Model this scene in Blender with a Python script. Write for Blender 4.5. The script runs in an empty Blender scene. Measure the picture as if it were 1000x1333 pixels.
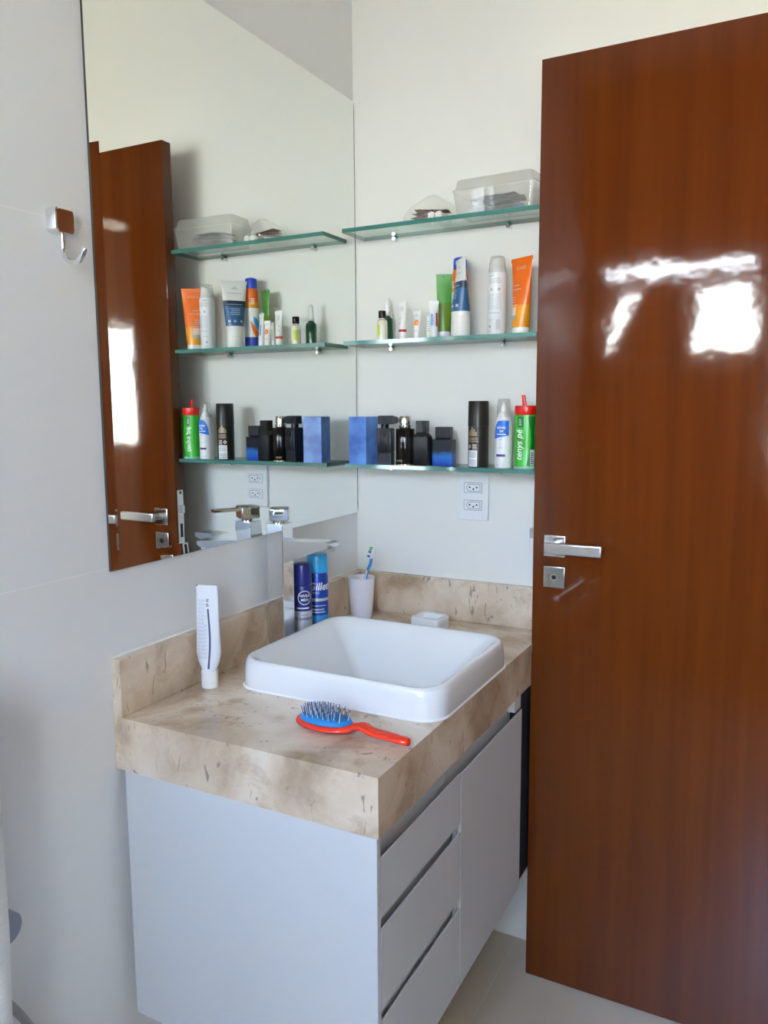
import bpy, bmesh, math, random
from mathutils import Vector, Matrix
random.seed(7)
S = bpy.context.scene
COL = S.collection
PI = math.pi

# ------------------------------------------------------------ camera
YAW, PIT, ROL = 0.4816, -0.1299, -0.0062
F = Vector((-math.sin(YAW)*math.cos(PIT), math.cos(YAW)*math.cos(PIT), math.sin(PIT)))
R0 = Vector((math.cos(YAW), math.sin(YAW), 0)); U0 = R0.cross(F)
R = R0*math.cos(ROL)+U0*math.sin(ROL); U = -R0*math.sin(ROL)+U0*math.cos(ROL)
cd = bpy.data.cameras.new('camera'); cam = bpy.data.objects.new('camera', cd); COL.objects.link(cam)
m = Matrix.Identity(4)
for i in range(3):
    m[i][0], m[i][1], m[i][2] = R[i], U[i], -F[i]
m.translation = Vector((1.064, -1.8781, 1.3824))
cam.matrix_world = m
cd.sensor_fit = 'HORIZONTAL'; cd.sensor_width = 36; cd.lens = 1041.11/1000*36
cd.clip_start = 0.02
S.camera = cam

# ------------------------------------------------------------ world, daylight, exposure
W = bpy.data.worlds.new('sky'); S.world = W; W.use_nodes = True
nt = W.node_tree; nt.nodes.clear()
wo = nt.nodes.new('ShaderNodeOutputWorld'); bg = nt.nodes.new('ShaderNodeBackground')
tc = nt.nodes.new('ShaderNodeTexCoord'); sp = nt.nodes.new('ShaderNodeSeparateXYZ')
mr = nt.nodes.new('ShaderNodeMapRange'); mr.inputs['From Min'].default_value = -1; mr.inputs['From Max'].default_value = 1
cr = nt.nodes.new('ShaderNodeValToRGB')
cr.color_ramp.elements[0].position = 0.44; cr.color_ramp.elements[0].color = (.34, .31, .25, 1)
cr.color_ramp.elements[1].position = 0.70; cr.color_ramp.elements[1].color = (.30, .50, .95, 1)
e = cr.color_ramp.elements.new(0.50); e.color = (.60, .59, .55, 1)
e = cr.color_ramp.elements.new(0.56); e.color = (.54, .56, .57, 1)
nt.links.new(tc.outputs['Generated'], sp.inputs[0]); nt.links.new(sp.outputs['Z'], mr.inputs['Value'])
nt.links.new(mr.outputs[0], cr.inputs[0]); nt.links.new(cr.outputs[0], bg.inputs['Color'])
bg.inputs['Strength'].default_value = 70.0
nt.links.new(bg.outputs[0], wo.inputs[0])

def portal(name, loc, rot, sx, sy):
    l = bpy.data.lights.new(name, 'AREA'); l.shape = 'RECTANGLE'; l.size = sx; l.size_y = sy
    o = bpy.data.objects.new(name, l); COL.objects.link(o); o.location = loc; o.rotation_euler = rot
    l.cycles.is_portal = True
    return o
portal('window_portal', (.48, -2.785, 1.86), (PI/2, 0, 0), .84, .56)
portal('window_portal', (1.12, -2.785, 1.55), (PI/2, 0, 0), .38, 1.20)
portal('window_portal', (4.505, -3.795, 1.62), (0, PI/2, 0), 1.14, .69)

vs = S.view_settings
S.display_settings.display_device = 'sRGB'
vs.view_transform = 'Standard'; vs.look = 'None'; vs.gamma = 1; vs.use_curve_mapping = False
vs.exposure = 0.72
S.cycles.use_denoising = True
S.cycles.max_bounces = 14; S.cycles.diffuse_bounces = 8; S.cycles.glossy_bounces = 8
S.cycles.transmission_bounces = 10; S.cycles.transparent_max_bounces = 24
S.cycles.sample_clamp_indirect = 12

# ------------------------------------------------------------ helpers
def nodes_of(name):
    mt = bpy.data.materials.new(name); mt.use_nodes = True
    n = mt.node_tree; p = n.nodes['Principled BSDF']
    return mt, n, p
def c4(c): return (c[0], c[1], c[2], 1)
def srgb(r, g, b):
    f = lambda v: (v/255/12.92) if v/255 <= .04045 else ((v/255+.055)/1.055)**2.4
    return (f(r), f(g), f(b))
def mat(name, col, rough=.4, metal=0, coat=0, trans=0, ior=1.5, spec=.5, noise=0, nscale=200, bump=0, sss=0):
    mt, n, p = nodes_of(name)
    p.inputs['Base Color'].default_value = c4(col); p.inputs['Roughness'].default_value = rough
    p.inputs['Metallic'].default_value = metal; p.inputs['Coat Weight'].default_value = coat
    p.inputs['Coat Roughness'].default_value = .05
    p.inputs['Transmission Weight'].default_value = trans; p.inputs['IOR'].default_value = ior
    p.inputs['Specular IOR Level'].default_value = spec
    if noise or bump:
        t = n.nodes.new('ShaderNodeTexCoord'); nz = n.nodes.new('ShaderNodeTexNoise')
        nz.inputs['Scale'].default_value = nscale; nz.inputs['Detail'].default_value = 4
        n.links.new(t.outputs['Object'], nz.inputs['Vector'])
        if noise:
            mx = n.nodes.new('ShaderNodeMix'); mx.data_type = 'RGBA'
            mx.inputs['A'].default_value = c4([v*(1-noise) for v in col]); mx.inputs['B'].default_value = c4([min(1, v*(1+noise)) for v in col])
            n.links.new(nz.outputs[0], mx.inputs['Factor']); n.links.new(mx.outputs['Result'], p.inputs['Base Color'])
        if bump:
            b = n.nodes.new('ShaderNodeBump'); b.inputs['Strength'].default_value = bump; b.inputs['Distance'].default_value = .002
            n.links.new(nz.outputs[0], b.inputs['Height']); n.links.new(b.outputs[0], p.inputs['Normal'])
    return mt
def thin_clear(name, tint, haze=.1, hazecol=(.9, .9, .9), rough=.03, bump=0, ior=1.5, bscale=40, edge=.75):
    """thin clear sheet: passes light, reflects by Fresnel, with a little milky scatter"""
    mt = bpy.data.materials.new(name); mt.use_nodes = True; n = mt.node_tree; n.nodes.clear()
    out = n.nodes.new('ShaderNodeOutputMaterial'); tr = n.nodes.new('ShaderNodeBsdfTransparent'); tr.inputs[0].default_value = c4(tint)
    gl = n.nodes.new('ShaderNodeBsdfGlossy'); gl.inputs['Roughness'].default_value = rough
    df = n.nodes.new('ShaderNodeBsdfDiffuse'); df.inputs[0].default_value = c4(hazecol)
    tl = n.nodes.new('ShaderNodeBsdfTranslucent'); tl.inputs[0].default_value = c4(hazecol)
    ad = n.nodes.new('ShaderNodeMixShader'); ad.inputs[0].default_value = .5
    n.links.new(df.outputs[0], ad.inputs[1]); n.links.new(tl.outputs[0], ad.inputs[2])
    m1 = n.nodes.new('ShaderNodeMixShader'); m1.inputs[0].default_value = haze
    n.links.new(tr.outputs[0], m1.inputs[1]); n.links.new(ad.outputs[0], m1.inputs[2])
    lw = n.nodes.new('ShaderNodeLayerWeight'); lw.inputs['Blend'].default_value = .5
    pw = n.nodes.new('ShaderNodeMath'); pw.operation = 'POWER'; pw.inputs[1].default_value = 4.0
    fr = n.nodes.new('ShaderNodeMath'); fr.operation = 'MULTIPLY_ADD'; fr.inputs[1].default_value = edge; fr.inputs[2].default_value = .05
    n.links.new(lw.outputs['Facing'], pw.inputs[0]); n.links.new(pw.outputs[0], fr.inputs[0])
    m2 = n.nodes.new('ShaderNodeMixShader')
    n.links.new(fr.outputs[0], m2.inputs[0]); n.links.new(m1.outputs[0], m2.inputs[1]); n.links.new(gl.outputs[0], m2.inputs[2])
    n.links.new(m2.outputs[0], out.inputs[0])
    if bump:
        t = n.nodes.new('ShaderNodeTexCoord'); nz = n.nodes.new('ShaderNodeTexNoise'); nz.inputs['Scale'].default_value = bscale
        b = n.nodes.new('ShaderNodeBump'); b.inputs['Strength'].default_value = bump; b.inputs['Distance'].default_value = .01
        n.links.new(t.outputs['Object'], nz.inputs['Vector']); n.links.new(nz.outputs[0], b.inputs['Height'])
        n.links.new(b.outputs[0], gl.inputs['Normal']); n.links.new(b.outputs[0], lw.inputs['Normal'])
    return mt

def obj(name, bm, mats, parent=None, smooth=False, label=None):
    bmesh.ops.recalc_face_normals(bm, faces=bm.faces)
    me = bpy.data.meshes.new(name); bm.to_mesh(me); bm.free()
    if not isinstance(mats, (list, tuple)): mats = [mats]
    for x in mats: me.materials.append(x)
    o = bpy.data.objects.new(name, me); COL.objects.link(o)
    if smooth:
        me.set_sharp_from_angle(angle=math.radians(38))
        for p in me.polygons:
            p.use_smooth = not (smooth == 'box' and max(abs(p.normal.x), abs(p.normal.y), abs(p.normal.z)) > .9995)
    if parent: o.parent = parent
    if label: o['label'] = label
    return o
def tag(o, label, cat, group=None, kind=None):
    if label: o['label'] = label
    if cat: o['category'] = cat
    if group: o['group'] = group
    if kind: o['kind'] = kind
    return o
def thing(name, label, cat, loc=(0, 0, 0), rotz=0, group=None, kind=None):
    o = bpy.data.objects.new(name, None); COL.objects.link(o)
    o.empty_display_size = .05; o.location = loc; o.rotation_euler = (0, 0, rotz)
    return tag(o, label, cat, group, kind)
def struct(name, bm, m, parent=None, label=None, cat=None):
    o = obj(name, bm, m, parent)
    if not parent: tag(o, label, cat, kind='structure')
    return o
def N(): return bmesh.new()
def box(bm, x0, x1, y0, y1, z0, z1, bev=0, seg=2, mi=0):
    t = bmesh.new()
    r = bmesh.ops.create_cube(t, size=1)
    bmesh.ops.scale(t, vec=(x1-x0, y1-y0, z1-z0), verts=t.verts)
    bmesh.ops.translate(t, vec=((x0+x1)/2, (y0+y1)/2, (z0+z1)/2), verts=t.verts)
    if bev: bmesh.ops.bevel(t, geom=list(t.edges), offset=bev, segments=seg, affect='EDGES', profile=.5)
    merge(bm, t, mi)
    return bm
def merge(bm, t, mi=0, M=None):
    vm = {}
    for v in t.verts: vm[v] = bm.verts.new(M @ v.co if M else v.co)
    for f in t.faces:
        try:
            nf = bm.faces.new([vm[v] for v in f.verts]); nf.material_index = mi if mi else f.material_index; nf.smooth = f.smooth
        except ValueError: pass
    t.free()
def loft(bm, rings, mis=None, cap0=True, cap1=True, close=True):
    vr = [[bm.verts.new(p) for p in r] for r in rings]
    n = len(rings[0])
    for k in range(len(vr)-1):
        for i in range(n if close else n-1):
            j = (i+1) % n
            f = bm.faces.new((vr[k][i], vr[k][j], vr[k+1][j], vr[k+1][i]))
            if mis: f.material_index = mis[k]
    if cap0 and close: f = bm.faces.new(vr[0][::-1]); f.material_index = mis[0] if mis else 0
    if cap1 and close: f = bm.faces.new(vr[-1]); f.material_index = mis[-1] if mis else 0
    return bm
def ell(a, b, z, n=32, p=2.0, cx=0, cy=0):
    out = []
    for i in range(n):
        t = 2*PI*i/n; c, s = math.cos(t), math.sin(t)
        out.append((cx+a*math.copysign(abs(c)**(2/p), c), cy+b*math.copysign(abs(s)**(2/p), s), z))
    return out
def rrect(a, b, r, z, n=6, cx=0, cy=0):
    out = []
    for k, (sx, sy) in enumerate(((1, 1), (-1, 1), (-1, -1), (1, -1))):
        for i in range(n+1):
            t = PI/2*(k+i/n); out.append((cx+sx*(a-r)+r*math.cos(t), cy+sy*(b-r)+r*math.sin(t), z))
    return out
def lathe(bm, prof, n=32, sx=1, sy=1, mis=None, cx=0, cy=0, cap0=True, cap1=True):
    return loft(bm, [ell(max(r, 1e-5)*sx, max(r, 1e-5)*sy, z, n, cx=cx, cy=cy) for r, z in prof], mis, cap0, cap1)
def tube(bm, pts, r, n=12, ry=None):
    pts = [Vector(p) for p in pts]; rings = []
    rs = r if isinstance(r, (list, tuple)) else [r]*len(pts)
    up = Vector((0, 0, 1)); prev = None
    for i, p in enumerate(pts):
        d = (pts[min(i+1, len(pts)-1)]-pts[max(i-1, 0)]).normalized()
        a = prev if prev else (d.cross(up) if abs(d.z) < .95 else d.cross(Vector((0, 1, 0))))
        a = (a-d*a.dot(d)).normalized(); prev = a; b = d.cross(a)
        rings.append([p+a*(rs[i]*math.cos(2*PI*k/n))+b*((ry or rs[i])*math.sin(2*PI*k/n)) for k in range(n)])
    return loft(bm, rings)
def spline(P, n=8):
    P = [Vector(p) for p in P]; out = []
    for i in range(len(P)-1):
        p0, p1, p2, p3 = P[max(i-1, 0)], P[i], P[i+1], P[min(i+2, len(P)-1)]
        for k in range(n):
            t = k/n
            out.append(.5*((2*p1)+(p2-p0)*t+(2*p0-5*p1+4*p2-p3)*t*t+(3*p1-p0-3*p2+p3)*t**3))
    out.append(P[-1]); return out
def cylx(bm, axis, p, r, l, n=24, bev=0, mi=0):
    """cylinder from p along +axis ('x','y','z') by l"""
    t = bmesh.new(); b = bev
    prof = [(r-b, 0), (r, b), (r, l-b), (r-b, l)] if b else [(r, 0), (r, l)]
    lathe(t, prof, n)
    q = {'x': Matrix.Rotation(PI/2, 4, 'Y'), 'y': Matrix.Rotation(-PI/2, 4, 'X'), 'z': Matrix.Identity(4)}[axis]
    merge(bm, t, mi, Matrix.Translation(p) @ q)
    return bm
# --- printing on surfaces: mappers (u, v) -> local point; text and bars are thin printed patches
def on_cyl(r, off=.0004):
    rr = r+off
    return lambda u, v: (rr*math.sin(u/rr), -rr*math.cos(u/rr), v)
def on_flat(y): return lambda u, v: (u, y, v)
FONTS = {}
def text(bm, s, u, v, size, mapper, align='CENTER', rot=0, shear=0, sx=1.0, bold=0.0):
    cu = bpy.data.curves.new('lettering', 'FONT'); cu.body = s; cu.size = size; cu.align_x = align; cu.align_y = 'CENTER'
    cu.shear = shear; cu.resolution_u = 3; cu.offset = bold*size
    ob = bpy.data.objects.new('lettering', cu)
    me = bpy.data.meshes.new_from_object(ob)
    ca, sa = math.cos(rot), math.sin(rot)
    vs_ = []
    for w in me.vertices:
        x, y = w.co.x*sx, w.co.y
        vs_.append(bm.verts.new(mapper(u+x*ca-y*sa, v+x*sa+y*ca)))
    for p in me.polygons:
        try: bm.faces.new([vs_[i] for i in p.vertices])
        except ValueError: pass
    bpy.data.meshes.remove(me); bpy.data.objects.remove(ob); bpy.data.curves.remove(cu)
def patch(bm, u0, u1, v0, v1, mapper, n=6, mi=0, skew=0, nv=1):
    g = [[bm.verts.new(mapper(u0+(u1-u0)*i/n+skew*(j/nv), v0+(v1-v0)*j/nv)) for i in range(n+1)] for j in range(nv+1)]
    for j in range(nv):
        for i in range(n):
            f = bm.faces.new((g[j][i], g[j][i+1], g[j+1][i+1], g[j+1][i])); f.material_index = mi
def poly(bm, uv, mapper, mi=0):
    f = bm.faces.new([bm.verts.new(mapper(*p)) for p in uv]); f.material_index = mi
def fill(bm, uv, mapper, n=16):
    u0, u1 = min(p[0] for p in uv), max(p[0] for p in uv); eps = (u1-u0)*1e-4
    def span(u):
        vs2 = []
        for i in range(len(uv)):
            p, q = uv[i], uv[(i+1) % len(uv)]
            if (p[0]-u)*(q[0]-u) <= 0 and abs(p[0]-q[0]) > 1e-9: vs2.append(p[1]+(q[1]-p[1])*(u-p[0])/(q[0]-p[0]))
        return min(vs2), max(vs2)
    prev = None
    for i in range(n+1):
        u = u0+eps+(u1-u0-2*eps)*i/n; a, c = span(u); cur = (bm.verts.new(mapper(u, a)), bm.verts.new(mapper(u, c)))
        if prev: bm.faces.new((prev[0], cur[0], cur[1], prev[1]))
        prev = cur
def lines(bm, u0, u1, v0, v1, n, mapper, frac=.4, jag=.3):
    for i in range(n):
        h = (v1-v0)/n; v = v0+h*i
        patch(bm, u0, u1-(u1-u0)*random.random()*jag, v, v+h*frac, mapper, 4)
def barcode(bm, u0, u1, v0, v1, mapper, n=14):
    w = (u1-u0)/n
    for i in range(n):
        if random.random() < .75: patch(bm, u0+w*i, u0+w*(i+.35+.4*random.random()), v0, v1, mapper, 1)
STUFFY = ('lettering', 'small_text', 'barcode', 'crest', 'warning_mark', 'strength_text', 'band_lettering', 'foot_lettering', 'foot_stripes', 'dark_stripe', 'silver_band')
def obj_print(name, bm, m, parent, label=None):
    me = bpy.data.meshes.new(name); bm.to_mesh(me); bm.free()
    me.materials.append(m) if not isinstance(m, list) else [me.materials.append(x) for x in m]
    o = bpy.data.objects.new(name, me); COL.objects.link(o); o.parent = parent
    if label: o['label'] = label
    if name in STUFFY: o['kind'] = 'stuff'
    return o

# ------------------------------------------------------------ materials
M = {}
M['wall'] = mat('wall paint', (.80, .795, .755), .55, bump=.02, nscale=60)
M['wall_dark'] = mat('taupe shower tile', (.30, .26, .22), .35, noise=.05, nscale=4)
M['ceiling'] = mat('ceiling paint', (.86, .85, .82), .7, bump=.02, nscale=60)
M['tile'] = mat('satin porcelain wall tile', (.79, .795, .79), .33, noise=.015, nscale=3)
M['grout'] = mat('white grout', (.89, .89, .88), .8)
M['floor_tile'] = mat('beige floor tile', (.53, .43, .32), .3, noise=.06, nscale=6)
M['floor_grout'] = mat('floor grout', (.60, .53, .45), .85)
M['bed_wall'] = mat('bedroom paint', (.78, .74, .66), .7)
M['bed_floor'] = mat('bedroom floor', (.50, .40, .30), .4, noise=.1, nscale=8)
M['chrome'] = mat('polished chrome', (.78, .79, .80), .06, 1)
M['satin'] = mat('satin chrome', (.66, .64, .61), .28, 1)
M['brushed'] = mat('brushed nickel', (.50, .49, .47), .2, 1)
M['gunmetal'] = mat('dull grey chrome', (.33, .33, .38), .35, 1)
M['alu'] = mat('white window frame', (.75, .75, .73), .4)
M['masking_slats'] = mat('dark brown shutter', (.10, .07, .05), .5)
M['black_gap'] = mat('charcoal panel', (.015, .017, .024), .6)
M['ceramic'] = mat('white glazed ceramic', (.84, .84, .83), .10, coat=.4)
M['laminate'] = mat('white laminate', (.60, .603, .605), .38, bump=.01, nscale=300)
M['laminate_shade'] = mat('grey groove shade laminate', (.22, .21, .21), .5)  # grey tone paints groove shade on the top edges of the fronts
M['white_pl'] = mat('white plastic', (.83, .83, .80), .32)
M['white_pl2'] = mat('cool white plastic', (.82, .83, .85), .3)
M['cream'] = mat('cream plastic', (.78, .77, .70), .35)
M['black_pl'] = mat('black plastic', (.008, .008, .009), .25, spec=.3)
M['black_sat'] = mat('satin black plastic', (.009, .010, .012), .4, spec=.25)
M['charcoal'] = mat('charcoal plastic', (.018, .020, .028), .4, spec=.3)
M['brown_can'] = mat('dark brown can', (.020, .0165, .0145), .32, spec=.3)
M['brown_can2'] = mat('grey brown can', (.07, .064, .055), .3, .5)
M['orange'] = mat('orange plastic', srgb(226, 104, 14), .3)
M['orange2'] = mat('amber orange plastic', srgb(225, 145, 20), .3)
M['green'] = mat('leaf green plastic', srgb(82, 150, 66), .3)
M['green2'] = mat('olive green plastic', srgb(95, 130, 25), .3)
M['lime'] = mat('lime green print', srgb(45, 170, 35), .32)
M['dkgreen'] = mat('deep green print', srgb(8, 105, 35), .32)
M['bottle_green'] = mat('dark green glass', (.006, .09, .035), .08, coat=.5)
M['red'] = mat('red plastic', srgb(215, 25, 12), .28)
M['brush_red'] = mat('orange red plastic', srgb(232, 48, 18), .15, coat=.5)
M['brush_blue'] = mat('blue rubber', srgb(20, 125, 190), .5)
M['pin'] = mat('pale bristle', (.75, .72, .70), .4)
M['pin_blue'] = mat('navy bristle', srgb(35, 70, 120), .4)
M['bluecap'] = mat('royal blue plastic', srgb(35, 70, 190), .3)
M['skyblue'] = mat('sky blue cap', srgb(50, 165, 225), .28)
M['navy'] = mat('navy print', srgb(22, 32, 110), .3)
M['navy2'] = mat('deep navy', srgb(25, 45, 75), .35)
M['teal_band'] = mat('steel blue band', srgb(45, 95, 140), .35)
M['gil_blue'] = mat('royal blue can', srgb(28, 70, 165), .28, .3)
M['gil_light'] = mat('light blue print', srgb(60, 150, 215), .28)
M['silver_pr'] = mat('silver print', (.62, .64, .66), .35, .6)
M['white_pr'] = mat('white print', (.86, .86, .86), .4)
M['grey_pr'] = mat('grey print', (.42, .45, .50), .5)
M['slate_pr'] = mat('slate print', srgb(75, 92, 118), .4)
M['lgrey_pr'] = mat('pale grey print', (.60, .62, .67), .5)
M['black_pr'] = mat('black print', (.02, .02, .025), .5)
M['red_pr'] = mat('red print', srgb(185, 25, 25), .4)
M['orange_pr'] = mat('orange print', srgb(240, 130, 30), .4)
M['blue_pr'] = mat('blue print', srgb(40, 115, 215), .4)
M['purple_pr'] = mat('purple print', srgb(65, 40, 120), .4)
M['pink_pr'] = mat('pale pink print', srgb(225, 200, 190), .5)
M['mint_pr'] = mat('pale mint print', srgb(150, 190, 170), .5)
M['yellow_pr'] = mat('yellow green print', srgb(190, 205, 60), .4)
M['gold_pr'] = mat('tan print', srgb(150, 130, 105), .4, .3)
M['clear_liq'] = mat('pale cream liquid', (.78, .74, .60), .12, coat=.4)
M['cap_silver'] = mat('brushed silver cap', (.72, .70, .66), .2, 1)
M['dark_glass'] = mat('black glass', (.010, .008, .007), .06, spec=.35)
M['rose_gold'] = mat('copper trim', (.75, .48, .36), .2, 1)
M['clear_cap'] = thin_clear('clear plastic cap', (.95, .96, .96), .13, (.85, .87, .88), .06)
M['clear_box'] = thin_clear('clear plastic box', (.95, .95, .94), .27, (.86, .85, .82), .10, .18, bscale=30, edge=.2)
M['film'] = thin_clear('clear film', (.99, .99, .985), .010, (.9, .9, .88), .05, 1.0, bscale=28, edge=.03)
M['pane'] = thin_clear('window pane', (.96, .98, .97), .02)
M['shelf_glass'] = thin_clear('pale green glass', (.86, .95, .91), .03, (.75, .9, .85), .01)
M['shelf_edge'] = mat('green glass edge', (.055, .20, .17), .08, coat=.5)
M['cup'] = mat('frosted lilac white plastic', (.80, .78, .84), .4)
M['foil'] = mat('grey blue foil', (.24, .28, .36), .3, .75, noise=.5, nscale=60, bump=.6)
M['foil2'] = mat('silver foil', (.46, .47, .50), .3, .8, noise=.3, nscale=60, bump=.6)
M['foil_red'] = mat('reddish brown foil', (.22, .10, .085), .3, .6, noise=.5, nscale=80, bump=.4)
M['hole'] = mat('dark hole', (.01, .01, .01), .8)
M['outlet'] = mat('white outlet plastic', (.80, .81, .83), .3)
M['outlet_line'] = mat('grey socket outline', (.25, .27, .31), .5)
M['hosem'] = mat('braided steel hose', (.5, .5, .52), .25, .9, bump=.8, nscale=900)

def mirror_mat():
    mt, n, p = nodes_of('silvered mirror')
    p.inputs['Base Color'].default_value = (.86, .885, .86, 1); p.inputs['Metallic'].default_value = 1; p.inputs['Roughness'].default_value = 0.0
    return mt
M['mirror'] = mirror_mat()
M['mirror_edge'] = mat('dark mirror edge', (.05, .055, .055), .3)

def wood():
    mt, n, p = nodes_of('varnished red brown wood')
    t = n.nodes.new('ShaderNodeTexCoord'); mp = n.nodes.new('ShaderNodeMapping'); mp.inputs['Scale'].default_value = (22, 22, .9)
    nz = n.nodes.new('ShaderNodeTexNoise'); nz.inputs['Scale'].default_value = 1.6; nz.inputs['Detail'].default_value = 7; nz.inputs['Distortion'].default_value = .3
    rp = n.nodes.new('ShaderNodeValToRGB')
    rp.color_ramp.elements[0].position = .25; rp.color_ramp.elements[0].color = (.082, .0165, .0026, 1)
    rp.color_ramp.elements[1].position = .8; rp.color_ramp.elements[1].color = (.115, .0255, .0040, 1)
    n.links.new(t.outputs['Object'], mp.inputs[0]); n.links.new(mp.outputs[0], nz.inputs['Vector'])
    n.links.new(nz.outputs[0], rp.inputs[0]); n.links.new(rp.outputs[0], p.inputs['Base Color'])
    p.inputs['Roughness'].default_value = .06; p.inputs['Specular IOR Level'].default_value = .36
    n2 = n.nodes.new('ShaderNodeTexNoise'); n2.inputs['Scale'].default_value = 9; n2.inputs['Detail'].default_value = 3
    b = n.nodes.new('ShaderNodeBump'); b.inputs['Strength'].default_value = .17; b.inputs['Distance'].default_value = .004
    n.links.new(t.outputs['Object'], n2.inputs['Vector']); n.links.new(n2.outputs[0], b.inputs['Height'])
    n.links.new(b.outputs[0], p.inputs['Normal'])
    return mt
M['wood'] = wood()

def marble():
    mt, n, p = nodes_of('beige marble')
    L = n.links.new
    t = n.nodes.new('ShaderNodeTexCoord')
    n1 = n.nodes.new('ShaderNodeTexNoise'); n1.inputs['Scale'].default_value = 5.5; n1.inputs['Detail'].default_value = 8; n1.inputs['Distortion'].default_value = .8
    r1 = n.nodes.new('ShaderNodeValToRGB'); el = r1.color_ramp.elements
    el[0].position = .32; el[0].color = (.38, .27, .175, 1); el[1].position = .66; el[1].color = (.77, .665, .54, 1)
    q = el.new(.47); q.color = (.63, .49, .355, 1)
    L(t.outputs['Object'], n1.inputs['Vector']); L(n1.outputs[0], r1.inputs[0])
    nb = n.nodes.new('ShaderNodeTexNoise'); nb.inputs['Scale'].default_value = 11; nb.inputs['Detail'].default_value = 9; nb.inputs['Roughness'].default_value = .65; nb.inputs['Distortion'].default_value = .5
    L(t.outputs['Object'], nb.inputs['Vector'])
    rb = n.nodes.new('ShaderNodeValToRGB'); rb.color_ramp.elements[0].position = .54; rb.color_ramp.elements[0].color = (0, 0, 0, 1); rb.color_ramp.elements[1].position = .70; rb.color_ramp.elements[1].color = (.8, .8, .8, 1)
    L(nb.outputs[0], rb.inputs[0])
    m0 = n.nodes.new('ShaderNodeMix'); m0.data_type = 'RGBA'; m0.inputs['B'].default_value = (.40, .26, .15, 1)
    L(rb.outputs[0], m0.inputs['Factor']); L(r1.outputs[0], m0.inputs['A'])
    # short dark fossil strokes
    mp = n.nodes.new('ShaderNodeMapping'); mp.inputs['Scale'].default_value = (60, 60, 22); mp.inputs['Rotation'].default_value = (.3, .2, .5)
    n2 = n.nodes.new('ShaderNodeTexNoise'); n2.inputs['Scale'].default_value = 1.0; n2.inputs['Detail'].default_value = 2; n2.inputs['Distortion'].default_value = 1.2
    L(t.outputs['Object'], mp.inputs[0]); L(mp.outputs[0], n2.inputs['Vector'])
    r2 = n.nodes.new('ShaderNodeValToRGB'); r2.color_ramp.elements[0].position = .665; r2.color_ramp.elements[0].color = (0, 0, 0, 1)
    r2.color_ramp.elements[1].position = .70; r2.color_ramp.elements[1].color = (1, 1, 1, 1); L(n2.outputs[0], r2.inputs[0])
    m1 = n.nodes.new('ShaderNodeMix'); m1.data_type = 'RGBA'; m1.inputs['B'].default_value = (.24, .185, .15, 1)
    s1 = n.nodes.new('ShaderNodeMath'); s1.operation = 'MULTIPLY'; s1.inputs[1].default_value = .75
    L(r2.outputs[0], s1.inputs[0]); L(s1.outputs[0], m1.inputs['Factor']); L(m0.outputs['Result'], m1.inputs['A'])
    # pale veins
    n3 = n.nodes.new('ShaderNodeTexNoise'); n3.inputs['Scale'].default_value = 14; n3.inputs['Detail'].default_value = 6; n3.inputs['Distortion'].default_value = 2.0
    L(t.outputs['Object'], n3.inputs['Vector'])
    r3 = n.nodes.new('ShaderNodeValToRGB'); e3 = r3.color_ramp.elements; e3[0].position = .47; e3[0].color = (0, 0, 0, 1); e3[1].position = .53; e3[1].color = (0, 0, 0, 1)
    k = e3.new(.50); k.color = (1, 1, 1, 1); L(n3.outputs[0], r3.inputs[0])
    m2 = n.nodes.new('ShaderNodeMix'); m2.data_type = 'RGBA'; m2.inputs['B'].default_value = (.74, .67, .58, 1)
    s2 = n.nodes.new('ShaderNodeMath'); s2.operation = 'MULTIPLY'; s2.inputs[1].default_value = .14
    L(r3.outputs[0], s2.inputs[0]); L(s2.outputs[0], m2.inputs['Factor']); L(m1.outputs['Result'], m2.inputs['A'])
    L(m2.outputs['Result'], p.inputs['Base Color'])
    p.inputs['Roughness'].default_value = .22
    return mt
M['marble'] = marble()
def terry():
    mt, n, p = nodes_of('white terry cloth')
    p.inputs['Base Color'].default_value = (.93, .94, .95, 1); p.inputs['Roughness'].default_value = .95
    t = n.nodes.new('ShaderNodeTexCoord'); mp = n.nodes.new('ShaderNodeMapping'); mp.inputs['Scale'].default_value = (1, 1, 1)
    wv = n.nodes.new('ShaderNodeTexWave'); wv.bands_direction = 'Z'; wv.inputs['Scale'].default_value = 40; wv.inputs['Distortion'].default_value = 2
    b = n.nodes.new('ShaderNodeBump'); b.inputs['Strength'].default_value = .25; b.inputs['Distance'].default_value = .002
    n.links.new(t.outputs['Object'], wv.inputs['Vector']); n.links.new(wv.outputs['Fac'], b.inputs['Height']); n.links.new(b.outputs[0], p.inputs['Normal'])
    return mt
M['terry'] = terry()
def blue_box_mat():
    mt, n, p = nodes_of('printed blue cardboard')
    t = n.nodes.new('ShaderNodeTexCoord'); nz = n.nodes.new('ShaderNodeTexNoise'); nz.inputs['Scale'].default_value = 22; nz.inputs['Detail'].default_value = 3
    rp = n.nodes.new('ShaderNodeValToRGB'); rp.color_ramp.elements[0].position = .35; rp.color_ramp.elements[0].color = c4(srgb(62, 100, 178))
    rp.color_ramp.elements[1].position = .65; rp.color_ramp.elements[1].color = c4(srgb(100, 148, 215))
    n.links.new(t.outputs['Object'], nz.inputs['Vector']); n.links.new(nz.outputs[0], rp.inputs[0]); n.links.new(rp.outputs[0], p.inputs['Base Color'])
    p.inputs['Roughness'].default_value = .35
    return mt
M['blue_box'] = blue_box_mat()
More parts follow.
